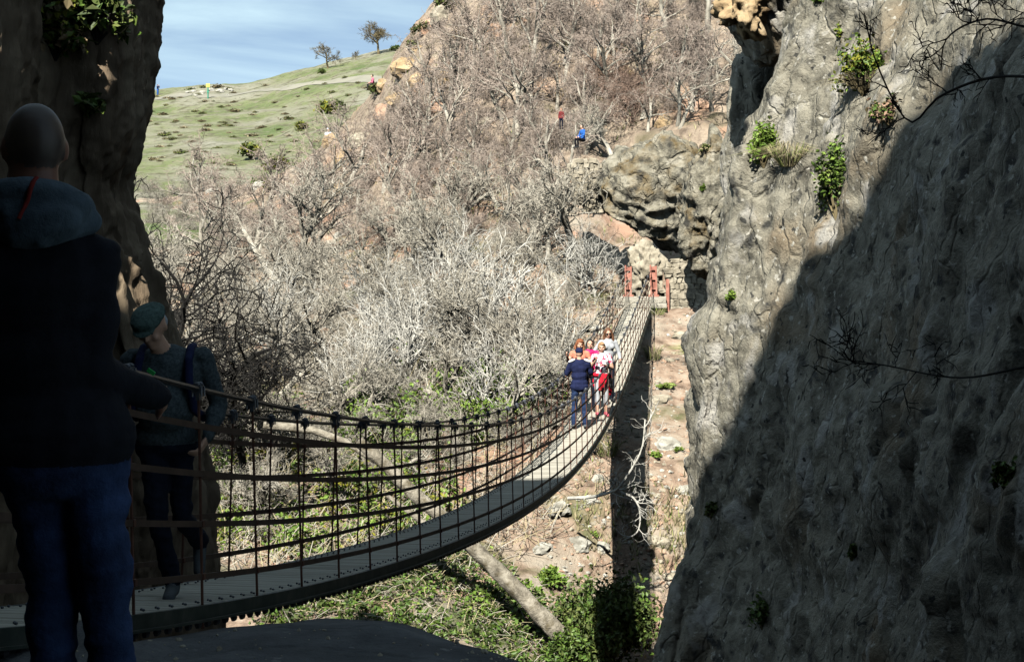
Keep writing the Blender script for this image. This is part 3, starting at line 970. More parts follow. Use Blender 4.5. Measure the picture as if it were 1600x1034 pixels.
TREE_H = 4.9   # height of a TREE at scale 1, about

def tree_at(kind, u, v, hpx, label, group=None, bvh=None, **kw):
    p, n = hit(u, v, bvh or BANK)
    if p is None: return None
    k = p.y / 2.6
    base = {'thicket': 3.0, 'thicket_b': 3.0, 'fig': 3.4, 'red': 3.0}.get(kind, TREE_H)
    return place_tree(kind, p, hpx * k / 1000 / base, label, group, **kw)

# trees one can tell apart
tree_at('grey', 893, 440, 300, "tall pale grey bare tree standing just left of the mossy boulder", tilt=(0, 0.02), var=0)
tree_at('grey', 1172, 215, 300, "large bare tree beside the top of the right cliff leaning over the crag", tilt=(0.0, -0.35), var=1)
tree_at('brown', 838, 200, 190, "bare brown tree with several stems on the crag above the cave", var=2)
tree_at('grey', 962, 262, 190, "bare tree growing from the top edge of the mossy boulder", tilt=(0, -0.25), var=3)
tree_at('grey', 694, 560, 230, "thick grey trunked bare tree in the middle of the bank", tilt=(0, 0.05), var=2)
tree_at('grey', 486, 606, 190, "forked grey bare tree low on the bank above the near bridge cables", tilt=(0.0, 0.25), var=3)
tree_at('fig', 815, 560, 270, "white barked bare fig tree with upright pale twigs at the foot of the bank", name="fig_tree", var=0)
tree_at('fig', 925, 470, 150, "white barked fig bush beside the far end of the footbridge", name="fig_tree", var=1)
for u, v, h in ((640, 610, 230), (745, 650, 210), (560, 650, 200), (865, 620, 190), (430, 570, 190), (700, 490, 190), (610, 500, 160)):
    tree_at('fig', u, v, h, "pale barked bare tree with long upright whitish twigs in the tangle", "pale upright twigged trees in the tangle", name="fig_tree")
for u, v, h in ((1012, 206, 120), (1062, 198, 130), (1112, 172, 140), (1085, 128, 130), (1040, 150, 120)):
    tree_at('brown', u, v, h, "bare brown tree on the earth slope directly above the mossy boulder", "bare trees above the mossy boulder")
p = at(296, 520, 16.8)
h_ = BANK.ray_cast(Vector((p.x, p.y, 30)), Vector((0, 0, -1)))[0]
place_tree('dark', (p.x, p.y, h_.z), 2.2, "black barked bare tree beside the left rock pillar", tilt=(0, -0.12), rz=0.6)  # dark only through its near-black bark colour
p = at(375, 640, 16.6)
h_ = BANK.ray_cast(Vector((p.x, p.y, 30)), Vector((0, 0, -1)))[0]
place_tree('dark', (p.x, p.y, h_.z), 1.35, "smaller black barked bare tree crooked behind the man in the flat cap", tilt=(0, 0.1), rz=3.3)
tree_at('hilltree', 592, 85, 62, "bare round crowned tree standing alone on the hill skyline", bvh=HILL, var=0, name="bare_tree")
tree_at('hilltree', 513, 107, 52, "thin bare tree on the skyline lower down the hill ridge", bvh=HILL, var=1, name="bare_tree")
tree_at('hilltree', 556, 94, 20, "tiny bare sapling on the skyline between two hilltop trees", bvh=HILL, var=1, name="bare_tree")
tree_at('red', 985, 185, 110, "dense reddish brown thicket of twigs above the mossy boulder", name="bare_bush", cat="bush")
tree_at('red', 960, 150, 100, "dark reddish twig thicket in the shaded hollow of the crag", name="bare_bush", cat="bush")

# the tangle on the bank: no two can be told apart
def inpoly(u, v, poly):
    c = False
    for i in range(len(poly)):
        (x1, y1), (x2, y2) = poly[i], poly[i - 1]
        if (y1 > v) != (y2 > v) and u < (x2 - x1) * (v - y1) / (y2 - y1) + x1: c = not c
    return c
def sample(poly, n, mind, tries=6000):
    us = [p[0] for p in poly]; vs_ = [p[1] for p in poly]
    out = []
    for _ in range(tries):
        u, v = rnd.uniform(min(us), max(us)), rnd.uniform(min(vs_), max(vs_))
        if not inpoly(u, v, poly): continue
        if all((u - a) ** 2 + ((v - b) * 1.5) ** 2 > mind * mind for a, b in out):
            out.append((u, v))
            if len(out) >= n: break
    return out
low = [(210, 470), (330, 430), (560, 400), (700, 380), (880, 400), (925, 470), (880, 590), (860, 700), (700, 760), (480, 830), (350, 860), (290, 800), (270, 600)]
for u, v in sample(low, 74, 38):
    k = ip({0: 24, 480: 24, 700: 18}, v)
    tree_at('grey', u, v, rnd.uniform(140, 265), "leafless grey tree, one of many tangled together on the lower bank", "tangled bare trees on the lower bank", tilt=(rnd.uniform(-.2, .2), rnd.uniform(-.25, .25)))
for u, v in sample(low, 55, 38):
    tree_at('thicket', u, v, rnd.uniform(55, 100), "leafless grey thicket of thin stems under the tangled trees of the lower bank", "bare thickets on the lower bank", name="bare_bush", cat="bush")
high = [(300, 345), (430, 330), (575, 245), (635, 180), (680, 115), (720, 55), (850, 10), (1100, 10), (1140, 120), (1080, 200), (960, 200), (890, 260), (880, 380), (700, 400), (500, 420), (330, 440)]
for u, v in sample(high, 95, 36):
    tree_at('brown', u, v, rnd.uniform(105, 205), "leafless brownish tree, one of many covering the crag above the bank", "bare trees covering the crag", tilt=(rnd.uniform(-.15, .15), rnd.uniform(-.2, .2)))
for u, v in sample(high, 60, 36):
    tree_at('thicket_b', u, v, rnd.uniform(40, 85), "leafless brown thicket of thin stems between the trees on the crag", "bare thickets on the crag", name="bare_bush", cat="bush")

for u, v in sample([(228, 300), (330, 300), (440, 320), (380, 420), (300, 470), (215, 480)], 34, 24):
    b_ = BANK if hit(u, v, BANK)[0] is not None else HILL
    tree_at('thicket', u, v, rnd.uniform(30, 60), "pale grey thicket at the foot of the hill beyond the black barked trees", "pale thickets at the foot of the hill", bvh=b_, name="bare_bush", cat="bush")
# ------------------------------------------------------------------ the cut trunk, dead branches
mb = MB()
A, Bq = at(560, 690, 14.6), at(880, 995, 14.1)
n = 60
pts, rad = [], []
for i in range(n):
    t = i / (n - 1)
    p = A.lerp(Bq, t)
    p.z += 0.22 * math.sin(t * 3.1) * 0.4 + 0.05 * noise.noise(Vector((t * 6, 1, 0)))
    p.x += 0.06 * noise.noise(Vector((t * 5, 4, 0)))
    pts.append(tuple(p)); rad.append(0.135 + 0.065 * t + 0.02 * noise.noise(Vector((t * 9, 7, 0))))
V0 = mb.n
mb.tube(pts, rad, 22, cap=True)
Vl = mb.V[-1]
for i in range(len(Vl)):
    q = Vector(Vl[i]); c = Vector(pts[min(i // 22, n - 1)])
    Vl[i] = tuple(c + (q - c) * (1 + 0.16 * noise.noise(Vector((q.x * 2.5, q.y * 12, q.z * 2.5))) + 0.12 * FR(q * 5, 1.0, 2.0, 3)))
lg = mb.build("log", M['log'], smooth=True)
tag(lg, "thick pale dead trunk slanting down the bank beneath the footbridge", "tree trunk")
mb = MB()
mb.tube([tuple(Vector(pts[32]) + Vector((0, -0.05, 0.1))), tuple(at(700, 845, 14.1)), tuple(at(640, 800, 14.2)), tuple(at(600, 770, 14.4))], [0.09, 0.08, 0.06, 0.04], 8)
mb.build("limb", M['log'], lg, smooth=True)
mb = MB()
mb.tube([tuple(at(412, 664, 15.6)), tuple(at(450, 667, 15.6)), tuple(at(490, 672, 15.6)), tuple(at(540, 690, 15.5)), tuple(at(585, 720, 15.3))], [0.09, 0.115, 0.10, 0.08, 0.06], 9, cap=True)
o = mb.build("log", M['log'], smooth=True)
tag(o, "short pale fallen limb lying level behind the near bridge cables", "log")

def branch_path(name, path, k, r0, label, mat, cat="branch", seed=1, twigs=14, tl=0.5):
    rg = np.random.default_rng(seed)
    P = np.array([tuple(at(u, v, k + dk_)) for u, v, dk_ in path])
    P = resample(P, 24, 0)
    out = [MB(), MB()]
    out[0].tube(P, np.linspace(r0, r0 * 0.35, 24), 6)
    PP = variant(seg=[5, 4, 3], wander=[0.22, 0.28, 0.3], up=[0.04, 0.03, 0], kids=[4, 3], start=[0.2, 0.2], sides=[4, 3, 3], trunk_lev=3, taper=[0.4, 0.4, 0.5], rmin=0.006)
    for i in range(twigs):
        j = int(rg.uniform(5, 23))
        d = rot_about(P[j] - P[j - 1], R(rg.uniform(25, 65)), rg)
        grow(out, rg, P[j], d, tl * rg.uniform(0.5, 1.2), r0 * 0.38, 0, PP)
    return tag(out[0].build(name, mat), label, cat)
branch_path("dead_branch", [(888, 778, 0), (925, 776, -0.3), (955, 768, -0.8), (968, 760, -1.1), (985, 735, -1.2), (1003, 700, -1.2), (1008, 655, -1.1)], 16.0, 0.045, "bleached dead branch lit white against the dark shadow of the footbridge", M['bark_white'], seed=4, twigs=13, tl=0.7)
branch_path("dead_branch", [(968, 768, 0), (990, 778, 0), (1000, 800, 0), (996, 830, 0), (972, 845, 0)], 14.8, 0.03, "drooping white dead twig below the bleached branch in the bridge shadow", M['bark_white'], seed=9, twigs=7, tl=0.4)
for i, (path, k, r, lab) in enumerate([
    ([(1700, 130, 0), (1560, 120, 0.5), (1470, 150, 0.8), (1420, 190, 1.0), (1370, 100, 1.0), (1350, 20, 1.0)], 5.4, 0.018, "dark bare stems rising in front of the top of the right cliff"),
    ([(1750, 560, 0), (1620, 570, 0.2), (1500, 590, 0.5), (1380, 570, 0.9), (1310, 560, 1.1)], 4.4, 0.012, "long thin dark branch reaching across the shaded right cliff"),
    ([(1750, -60, 0), (1640, 40, 0.2), (1540, 30, 0.4), (1480, 60, 0.6), (1470, 110, 0.7)], 4.6, 0.014, "dark leafy twig hanging into the top corner over the right cliff")]):
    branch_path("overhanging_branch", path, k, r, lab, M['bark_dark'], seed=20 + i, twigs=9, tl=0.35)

# ------------------------------------------------------------------ people
def rotm(rx=0, ry=0, rz=0):
    return Matrix.Rotation(rz, 3, 'Z') @ Matrix.Rotation(ry, 3, 'Y') @ Matrix.Rotation(rx, 3, 'X')

class Prims:
    def __init__(s): s.L = []
    def cap(s, a, b, ra, rb, m): s.L.append(('c', np.array(a, float), np.array(b, float), ra, rb, m))
    def ell(s, c, r, m, rot=None): s.L.append(('e', np.array(c, float), np.array(r, float), rot or Matrix.Identity(3), 0, m))
    def chain(s, pts, rads, m):
        for i in range(len(pts) - 1): s.cap(pts[i], pts[i + 1], rads[i], rads[i + 1], m)
    def skin(s, name, mats, voxel, parent=None, smooth=4, wrinkle=None):
        mb = MB()
        for q in s.L:
            if q[0] == 'c': mb.capsule(q[1], q[2], q[3], q[4], 12)
            else: mb.ell(q[1], q[2], q[3], 16, 12)
        o = mb.build(name, M['skin'])
        md = o.modifiers.new("r", 'REMESH'); md.mode = 'VOXEL'; md.voxel_size = voxel
        if smooth:
            ms = o.modifiers.new("s", 'SMOOTH'); ms.iterations = smooth; ms.factor = 0.5
        bpy.context.view_layer.update()
        dg = bpy.context.evaluated_depsgraph_get()
        me = bpy.data.meshes.new_from_object(o.evaluated_get(dg))
        old = o.data
        o.modifiers.clear()
        o.data = me
        bpy.data.meshes.remove(old)
        me.name = name
        me.materials.clear()
        for m in mats: me.materials.append(M[m])
        nf = len(me.polygons); nv = len(me.vertices)
        C = np.empty(nf * 3); me.polygons.foreach_get("center", C); C = C.reshape(-1, 3)
        best = np.full(nf, 1e9); lab = np.zeros(nf, int)
        for q in s.L:
            if q[0] == 'c':
                d = q[2] - q[1]; L2 = d.dot(d) + 1e-9
                t = np.clip((C - q[1]) @ d / L2, 0, 1)
                D = np.linalg.norm(C - (q[1] + t[:, None] * d), axis=1) - (q[3] + (q[4] - q[3]) * t)
            else:
                Rm = np.array(q[3])
                l = (C - q[1]) @ Rm
                k_ = np.linalg.norm(l / q[2], axis=1)
                D = (k_ - 1) * np.linalg.norm(l, axis=1) / np.maximum(k_, 1e-6)
            w = D < best
            best[w] = D[w]; lab[w] = q[5]
        me.polygons.foreach_set("material_index", lab.tolist())
        me.polygons.foreach_set("use_smooth", [True] * nf)
        if wrinkle:
            N = np.empty(nv * 3); me.vertices.foreach_get("normal", N); N = N.reshape(-1, 3)
            X = np.empty(nv * 3); me.vertices.foreach_get("co", X); X = X.reshape(-1, 3)
            vm = np.zeros(nv, int)
            for p in me.polygons:
                for vi in p.vertices: vm[vi] = p.material_index
            for i in range(nv):
                w = wrinkle.get(vm[i])
                if w:
                    p = Vector(X[i])
                    X[i] += N[i] * w * (FR(Vector((p.x * 3, p.y * 3, p.z * 11 + 3 * p.x)), 1.0, 2.0, 3))
            me.vertices.foreach_set("co", X.ravel())
        me.update()
        if parent is not None: o.parent = parent
        return o

def hand(P, wr, d, nrm, m, s=1.0, curl=0.6, thumb=1):
    """palm, four unequal bent fingers and a thumb; d = along the hand, nrm = out of the palm"""
    wr = Vector(wr); d = Vector(d).normalized(); nrm = Vector(nrm); nrm = (nrm - d * nrm.dot(d)).normalized()
    sd = d.cross(nrm)
    rot = Matrix((sd, d, nrm)).transposed()
    P.ell(wr + d * 0.048 * s, (0.040 * s, 0.055 * s, 0.016 * s), m, rot)
    for i, (o_, L) in enumerate(((-0.029, 0.066), (-0.010, 0.078), (0.010, 0.073), (0.028, 0.056))):
        b = wr + d * 0.088 * s + sd * o_ * s
        a1 = curl * 0.7
        d1 = d * math.cos(a1) + nrm * math.sin(a1)
        d2 = d * math.cos(a1 + curl) + nrm * math.sin(a1 + curl)
        k1 = b + d1 * L * 0.5 * s
        P.chain([b - d * 0.02 * s, b, k1, k1 + d2 * L * 0.5 * s], [0.0095 * s, 0.0092 * s, 0.0085 * s, 0.007 * s], m)
    tb = wr + d * 0.025 * s - sd * 0.030 * s * thumb
    td = (d * 0.75 - sd * 0.55 * thumb + nrm * 0.35).normalized()
    P.chain([tb, tb + td * 0.035 * s, tb + (td + d * 0.4).normalized() * 0.065 * s], [0.013 * s, 0.011 * s, 0.0085 * s], m)

def head(P, c, rot, m, s=1.0, lips=None, m0=None):
    c = Vector(c)
    def q(x, y, z): return c + rot @ (Vector((x, y, z)) * s)
    P.ell(q(0, 0.008, 0.02), (0.076 * s, 0.095 * s, 0.098 * s), m if m0 is None else m0, rot)
    P.ell(q(0, -0.030, -0.045), (0.060 * s, 0.062 * s, 0.072 * s), m, rot)
    P.ell(q(0, -0.062, -0.095), (0.028 * s, 0.026 * s, 0.022 * s), m, rot)
    P.ell(q(0, -0.078, 0.030), (0.055 * s, 0.018 * s, 0.014 * s), m, rot)
    P.cap(q(0, -0.090, 0.018), q(0, -0.108, -0.022), 0.010 * s, 0.014 * s, m)
    P.ell(q(0, -0.086, -0.062), (0.024 * s, 0.012 * s, 0.010 * s), m if lips is None else lips, rot)
    for sx in (-1, 1):
        P.ell(q(0.077 * sx, 0.012, -0.004), (0.010 * s, 0.020 * s, 0.032 * s), m, rot @ rotm(0.15, 0, 0.35 * sx))
        P.ell(q(0.042 * sx, -0.070, -0.030), (0.024 * s, 0.022 * s, 0.022 * s), m, rot)

def eyes(parent, c, rot, s=1.0):
    c = Vector(c)
    for sx in (-1, 1):
        mb = MB()
        mb.ell(c + rot @ (Vector((0.031 * sx, -0.0835, 0.008)) * s), (0.011 * s, 0.008 * s, 0.007 * s), rot, 8, 6)
        mb.build("eye", M['black'], parent, smooth=True)

J0 = dict(pel=(0, 0, .96), spine=(0, 0.01, 1.14), chest=(0, 0.01, 1.33), neck=(0, 0.02, 1.46), head=(0, -0.01, 1.62),
          shL=(-.175, .01, 1.41), elL=(-.225, .03, 1.13), wrL=(-.215, -.06, .90), shR=(.175, .01, 1.41), elR=(.225, .03, 1.13), wrR=(.215, -.06, .90),
          hipL=(-.09, 0, .92), knL=(-.10, -.02, .50), anL=(-.105, .02, .09), hipR=(.09, 0, .92), knR=(.10, -.02, .50), anR=(.105, .02, .09), toeL=(-.12, -.15, .035), toeR=(.12, -.15, .035))

def person(label, pos, rz, height, mats, pose=None, voxel=0.011, width=1.0, depth=1.0, belly=0.0, sleeve=0.45, headrot=None, wr=None, group=None, bust=0.0,
           hL=None, hR=None, legs=1.0, shorts=False, hem=0.80, jacket=0.0, hands=True, smooth=3, armk=1.0, neckr=1.0, shaved=False):
    """mats: skin, top, trousers, shoes; returns (root mesh, joints scaled)"""
    J = dict(J0); J.update(pose or {})
    s = height / 1.745
    J = {k: Vector(v) * s for k, v in J.items()}
    P = Prims()
    SK, TP, TR, SH = 0, 1, 2, 3
    w, dpt = width, depth
    def up(a, b, f): return J[a].lerp(J[b], f)
    # torso
    ax = (J['shR'] - J['shL']).normalized()
    P.ell(up('chest', 'spine', 0.0), (.168 * w * s, (.112 + .02 * bust) * dpt * s, .185 * s), TP)
    P.ell(J['spine'] + Vector((0, -belly * s, 0)), (.150 * w * s, (.108 + belly) * dpt * s, .175 * s), TP)
    P.ell(J['pel'] + Vector((0, 0, .03 * s)), (.163 * w * s, .118 * dpt * s, .125 * s), TP if hem < 0.90 else TR)
    P.ell(J['pel'] - Vector((0, -.01 * s, .05 * s)), (.158 * w * s, .115 * dpt * s, .105 * s), TR)
    if bust:
        for sx in (-1, 1): P.ell(J['chest'] + Vector((.075 * sx * s, -.085 * s, -.02 * s)), (.075 * s, .065 * s, .07 * s), TP)
    P.cap(J['shL'], J['shR'], .062 * s, .062 * s, TP)
    P.cap(up('neck', 'chest', 0.35), J['shL'], .060 * s, .055 * s, TP)
    P.cap(up('neck', 'chest', 0.35), J['shR'], .060 * s, .055 * s, TP)
    P.cap(up('neck', 'chest', 0.3), J['head'] - Vector((0, -.01 * s, .05 * s)), .060 * neckr * s, .052 * neckr * s, SK)
    # limbs
    a_ = armk
    for sd in 'LR':
        sh, el, wv = J['sh' + sd], J['el' + sd], J['wr' + sd]
        P.cap(sh, el, .058 * a_ * s, .046 * a_ * s, TP if sleeve > 0 else SK)
        if sleeve >= 1:
            P.cap(el, el.lerp(wv, .94), .047 * a_ * s, .036 * a_ * s, TP)
            P.cap(el.lerp(wv, .9), wv, .028 * s, .026 * s, SK)
        else:
            if 0 < sleeve < 0.9:
                P.L.pop()
                P.cap(sh, sh.lerp(el, sleeve), .060 * a_ * s, .056 * a_ * s, TP)
                P.cap(sh.lerp(el, sleeve), el, .049 * a_ * s, .042 * a_ * s, SK)
            P.cap(el, wv, .041 * a_ * s, .027 * s, SK)
        hd = (hL if sd == 'L' else hR)
        d = (wv - el).normalized()
        nrm = Vector((1, 0, 0)) if sd == 'L' else Vector((-1, 0, 0))
        curl, dd, nn = 0.45, d, nrm
        if hd: dd, nn, curl = Vector(hd[0]), Vector(hd[1]), hd[2]
        if hands: hand(P, wv, dd, nn, SK, s * 1.0, curl, 1 if sd == 'L' else -1)
        else: P.ell(wv + d * .06 * s, (.035 * s, .035 * s, .06 * s), SK)
        hp, kn, an, to = J['hip' + sd], J['kn' + sd], J['an' + sd], J['toe' + sd]
        P.cap(hp, kn, .086 * legs * s, .060 * legs * s, TR)
        if shorts:
            P.cap(kn, kn.lerp(an, .45), .058 * legs * s, .055 * legs * s, TR)
            P.cap(kn.lerp(an, .35), an, .050 * s, .036 * s, SK)
        else:
            P.cap(kn, an + Vector((0, 0, .02 * s)), .060 * legs * s, .050 * legs * s, TR)
        P.cap(an + (an - to).normalized() * .03 * s - Vector((0, 0, .035 * s)), to, .042 * s, .036 * s, SH)
        P.cap(an, an - Vector((0, 0, .04 * s)), .042 * s, .042 * s, SH)
    if jacket:
        P.L = [q_ for q_ in P.L if not (q_[0] == 'e' and q_[5] == TR)]
        P.ell(J['pel'] - Vector((0, -.01 * s, .07 * s)), (.150 * w * s, .110 * dpt * s, .10 * s), TR)
        P.ell(J['pel'] + Vector((0, 0, (hem - .93) * s + .06 * s)), (.178 * w * s, .135 * dpt * s, .12 * s), TP)
    hr = headrot or Matrix.Identity(3)
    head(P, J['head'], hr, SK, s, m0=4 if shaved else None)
    o = P.skin("person", mats, voxel, smooth=smooth, wrinkle=wr)
    o.location = pos
    o.rotation_euler = (0, 0, rz)
    tag(o, label, "person", group)
    return o, J, s, hr

# --- bald man close to the camera, seen from behind
g0 = at(52, 400, 1.65); g0.z = -1.36
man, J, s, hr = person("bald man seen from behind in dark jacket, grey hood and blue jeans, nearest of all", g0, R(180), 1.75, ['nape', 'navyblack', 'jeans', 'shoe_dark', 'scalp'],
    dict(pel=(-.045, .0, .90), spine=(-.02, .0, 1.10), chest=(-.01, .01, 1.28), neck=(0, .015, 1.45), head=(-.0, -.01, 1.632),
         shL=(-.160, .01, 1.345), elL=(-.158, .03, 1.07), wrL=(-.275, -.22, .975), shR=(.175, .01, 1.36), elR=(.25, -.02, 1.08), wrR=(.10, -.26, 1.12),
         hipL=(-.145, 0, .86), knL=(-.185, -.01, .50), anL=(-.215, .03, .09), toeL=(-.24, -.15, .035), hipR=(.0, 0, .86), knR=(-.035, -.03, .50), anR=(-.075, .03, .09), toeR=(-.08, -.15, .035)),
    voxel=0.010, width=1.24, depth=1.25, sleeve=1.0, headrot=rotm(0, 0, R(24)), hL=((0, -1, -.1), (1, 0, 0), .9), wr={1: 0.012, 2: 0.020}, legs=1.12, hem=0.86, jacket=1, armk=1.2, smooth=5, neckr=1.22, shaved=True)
P = Prims()
HZ = np.array([0, 0, 0.048])
def Hc(a_, b_, r1, r2, m_): P.cap(np.array(a_) + HZ, np.array(b_) + HZ, r1, r2, m_)
def He(c_, r_, m_, rot=None): P.ell(np.array(c_) + HZ, r_, m_, rot)
for i in range(15):
    a = math.pi * 2 * i / 15; b = math.pi * 2 * (i + 1) / 15
    def ring(t):
        f = 0.5 + 0.5 * math.sin(t)          # 1 at the back (+y)
        return (0.118 * math.cos(t) - 0.012, 0.022 + 0.098 * math.sin(t), 1.452 + 0.028 * f - 0.055 * (1 - f))
    Hc(ring(a), ring(b), 0.034, 0.034, 0)
He((-0.02, 0.085, 1.425), (0.155, 0.060, 0.078), 0, rotm(R(-18), R(6), 0))
He((-0.055, 0.120, 1.385), (0.105, 0.050, 0.060), 0, rotm(R(-12), R(10), 0))
Hc((-0.15, 0.03, 1.40), (-0.06, 0.135, 1.352), 0.035, 0.030, 0)
Hc((0.12, 0.03, 1.41), (0.0, 0.13, 1.362), 0.032, 0.030, 0)
Hc((-0.13, 0.06, 1.455), (0.02, 0.128, 1.415), 0.022, 0.026, 0)
hood = P.skin("hood", ['hood'], 0.008, man, smooth=4, wrinkle={0: 0.010})
mb = MB()
for dx in (0.0,):
    pts = [Vector((-0.045 + dx + 0.004 * t, 0.0, 1.555 - 0.013 * t)) for t in range(9)]
    out = []
    hb = bvh_of(hood)
    for p in pts:
        h = BVHTree.FromPolygons([v.co for v in hood.data.vertices], [tuple(q.vertices) for q in hood.data.polygons]).ray_cast(Vector((p.x, 0.5, p.z)), Vector((0, -1, 0)))
        if h[0]: out.append(tuple(h[0] + Vector((0, 0.001, 0))))
    if len(out) > 2: mb.tube(out, 0.0065, 5)
mb.build("tape", M['redtrim'], man, smooth=True)
P = Prims()
c = J['head']; q = lambda x, y, z: Vector(c) + hr @ (Vector((x, y, z)) * s)
P.ell(q(0, -0.045, -0.075), (0.064 * s, 0.064 * s, 0.062 * s), 0, hr)
P.ell(q(0, -0.075, -0.105), (0.036 * s, 0.034 * s, 0.034 * s), 0, hr)
P.skin("beard", ['hair_black'], 0.008, man, smooth=2)
mb = MB()
mb.box((-0.282, -0.10, 1.055), (0.022, 0.008, 0.010), rotm(0, R(-35), 0))
mb.build("trim", M['greentrim'], man)

# --- man in a flat cap walking towards the camera
kz = 3.79
g1 = at(268, 935, kz); g1.z = deck_z(kz) + 0.005
P_ = dict(pel=(-.03, .02, .93), spine=(-.03, -.0, 1.12), chest=(-.02, -.02, 1.31), neck=(-.03, -.05, 1.46), head=(-.085, -.13, 1.60),
          shL=(-.225, -.02, 1.40), elL=(-.31, .03, 1.12), wrL=(-.30, -.12, .92), shR=(.185, -.0, 1.41), elR=(.275, .04, 1.13), wrR=(.235, -.13, .95),
          hipL=(-.10, 0, .90), knL=(-.055, -.14, .49), anL=(.02, -.06, .09), toeL=(.03, -.24, .035), hipR=(.05, 0.02, .90), knR=(.065, -.02, .48), anR=(.10, .36, .24), toeR=(.115, .26, .10))
capman, J, s, hr = person("older man in flat cap and grey green sweater walking along the shaded bridge", g1, 0, 1.745, ['skin', 'sweater', 'jeans_dark', 'shoe'],
    P_, voxel=0.0085, width=1.22, depth=1.25, belly=0.035, sleeve=1.0, headrot=rotm(R(32), 0, R(-14)), wr={1: 0.012, 2: 0.016}, hem=0.86, legs=1.05,
    hR=((-.35, -.55, -.75), (-.8, .1, .3), 0.7), hL=((.0, -.5, -.8), (1, 0, 0), 0.6), armk=1.18, smooth=4)
P = Prims()
c = J['head']; q = lambda x, y, z: Vector(c) + hr @ (Vector((x, y, z)) * s)
P.ell(q(0, -0.005, 0.085), (0.100 * s, 0.122 * s, 0.050 * s), 0, hr)
P.ell(q(0, -0.045, 0.075), (0.092 * s, 0.095 * s, 0.048 * s), 0, hr)
P.ell(q(0, -0.105, 0.048), (0.072 * s, 0.070 * s, 0.012 * s), 0, hr @ rotm(R(12), 0, 0))
P.skin("cap", ['capcloth'], 0.007, capman, smooth=3, wrinkle={0: 0.006})
P = Prims()
for sx, sh in ((-1, 'shL'), (1, 'shR')):
    x = J[sh].x - sx * 0.065
    P.chain([(x, 0.10, 1.38), (x, 0.05, 1.475), (x, -0.03, 1.468), (x + 0.005 * sx, -0.125, 1.40), (x + .015 * sx, -0.165, 1.28), (x + .035 * sx, -0.12, 1.12), (x + .06 * sx, 0.06, 1.05)], [0.026] * 7, 0)
P.skin("strap", ['navy'], 0.009, capman, smooth=2)
P = Prims()
P.ell((-.03, .21, 1.22), (.16, .10, .23), 0); P.ell((-.03, .27, 1.14), (.12, .07, .13), 0)
P.skin("backpack", ['navy'], 0.012, capman, smooth=3, wrinkle={0: 0.008})
P = Prims()
P.ell(q(0, 0.05, 0.0), (0.074 * s, 0.062 * s, 0.062 * s), 0, hr)
P.skin("hair", ['greycloth'], 0.007, capman, smooth=2)
eyes(capman, J['head'], hr, s)

# --- group having their picture taken on the sunlit bridge
GRP = "people gathered on the sunlit part of the footbridge"
def on_deck(u, k):
    p = at(u, 400, k); p.z = deck_z(k) + 0.004
    return p
def mk_hair(parent, c, hr, s, mat, long=0.0, vol=1.0, fringe=True):
    P = Prims()
    c = Vector(c); q = lambda x, y, z: c + hr @ (Vector((x, y, z)) * s)
    P.ell(q(0, 0.022, 0.040), (0.085 * vol * s, 0.095 * vol * s, 0.092 * vol * s), 0, hr)
    if fringe: P.ell(q(0.02, -0.055, 0.088), (0.060 * s, 0.040 * s, 0.026 * s), 0, hr)
    if long:
        for sx in (-1, 1):
            P.chain([q(0.070 * sx, -0.01, 0.05), q(0.098 * sx, 0.0, -0.06), q(0.105 * sx, -0.02, -0.06 - long * 0.6), q(0.095 * sx, -0.04, -0.06 - long)], [0.03 * s, 0.034 * s, 0.036 * s, 0.022 * s], 0)
        P.ell(q(0, 0.06, -0.05 - long * 0.4), (0.095 * s, 0.05 * s, (0.08 + long * 0.55) * s), 0, hr)
    else:
        for sx in (-1, 1): P.ell(q(0.075 * sx, 0.015, 0.0), (0.022 * s, 0.05 * s, 0.055 * s), 0, hr)
    return P.skin("hair", [mat], 0.009, parent, smooth=2, wrinkle={0: 0.006})
def mouth(parent, c, hr, s):
    mb = MB(); mb.ell(Vector(c) + hr @ (Vector((0, -0.098, -0.062)) * s), (0.021 * s, 0.006 * s, 0.007 * s), hr, 8, 6)
    mb.build("mouth", M['lip'], parent, smooth=True)

# navy man from behind, taking the picture
nv, J, s, hr = person("man in navy shirt and dark cap seen from behind, photographing the women", on_deck(905, 13.6), R(184), 1.72, ['skin', 'navy', 'jeans', 'shoe'],
    dict(elL=(-.27, -.10, 1.16), wrL=(-.10, -.33, 1.30), elR=(.28, -.08, 1.15), wrR=(.10, -.33, 1.30), knL=(-.11, -.01, .5), anL=(-.13, .02, .09), toeL=(-.15, -.14, .035), anR=(.12, .02, .09)),
    voxel=0.010, width=1.14, depth=1.12, belly=.02, sleeve=0.85, group=GRP, wr={1: .010, 2: .012}, legs=1.10, hem=.82, jacket=1, armk=1.15,
    hL=((.2, -.5, .8), (.8, -.3, .2), .7), hR=((-.2, -.5, .8), (-.8, -.3, .2), .7))
P = Prims(); c = J['head']; q = lambda x, y, z: Vector(c) + hr @ (Vector((x, y, z)) * s)
P.ell(q(0, 0.012, 0.055), (0.088 * s, 0.104 * s, 0.082 * s), 0, hr); P.ell(q(0, -0.125, 0.060), (0.062 * s, 0.060 * s, 0.010 * s), 0, hr)
P.skin("cap", ['navy'], .009, nv, smooth=2)
P = Prims()
for sx in (-1, 1):
    P.ell((0.165 * sx, 0.062, 1.452), (0.085, 0.030, 0.034), 0, rotm(R(-35), R(24 * sx), 0))
P.skin("shoulder_panel", ['whitecloth'], .009, nv, smooth=2)
ph = MB(); ph.box((0, 0, 0), (0.075, 0.012, 0.15))
pho = ph.build("phone", M['black'], loc=nv.location + Matrix.Rotation(R(184), 3, 'Z') @ Vector((0, -.40, 1.42)))
tag(pho, "black phone held up by the man in the navy shirt", "phone")

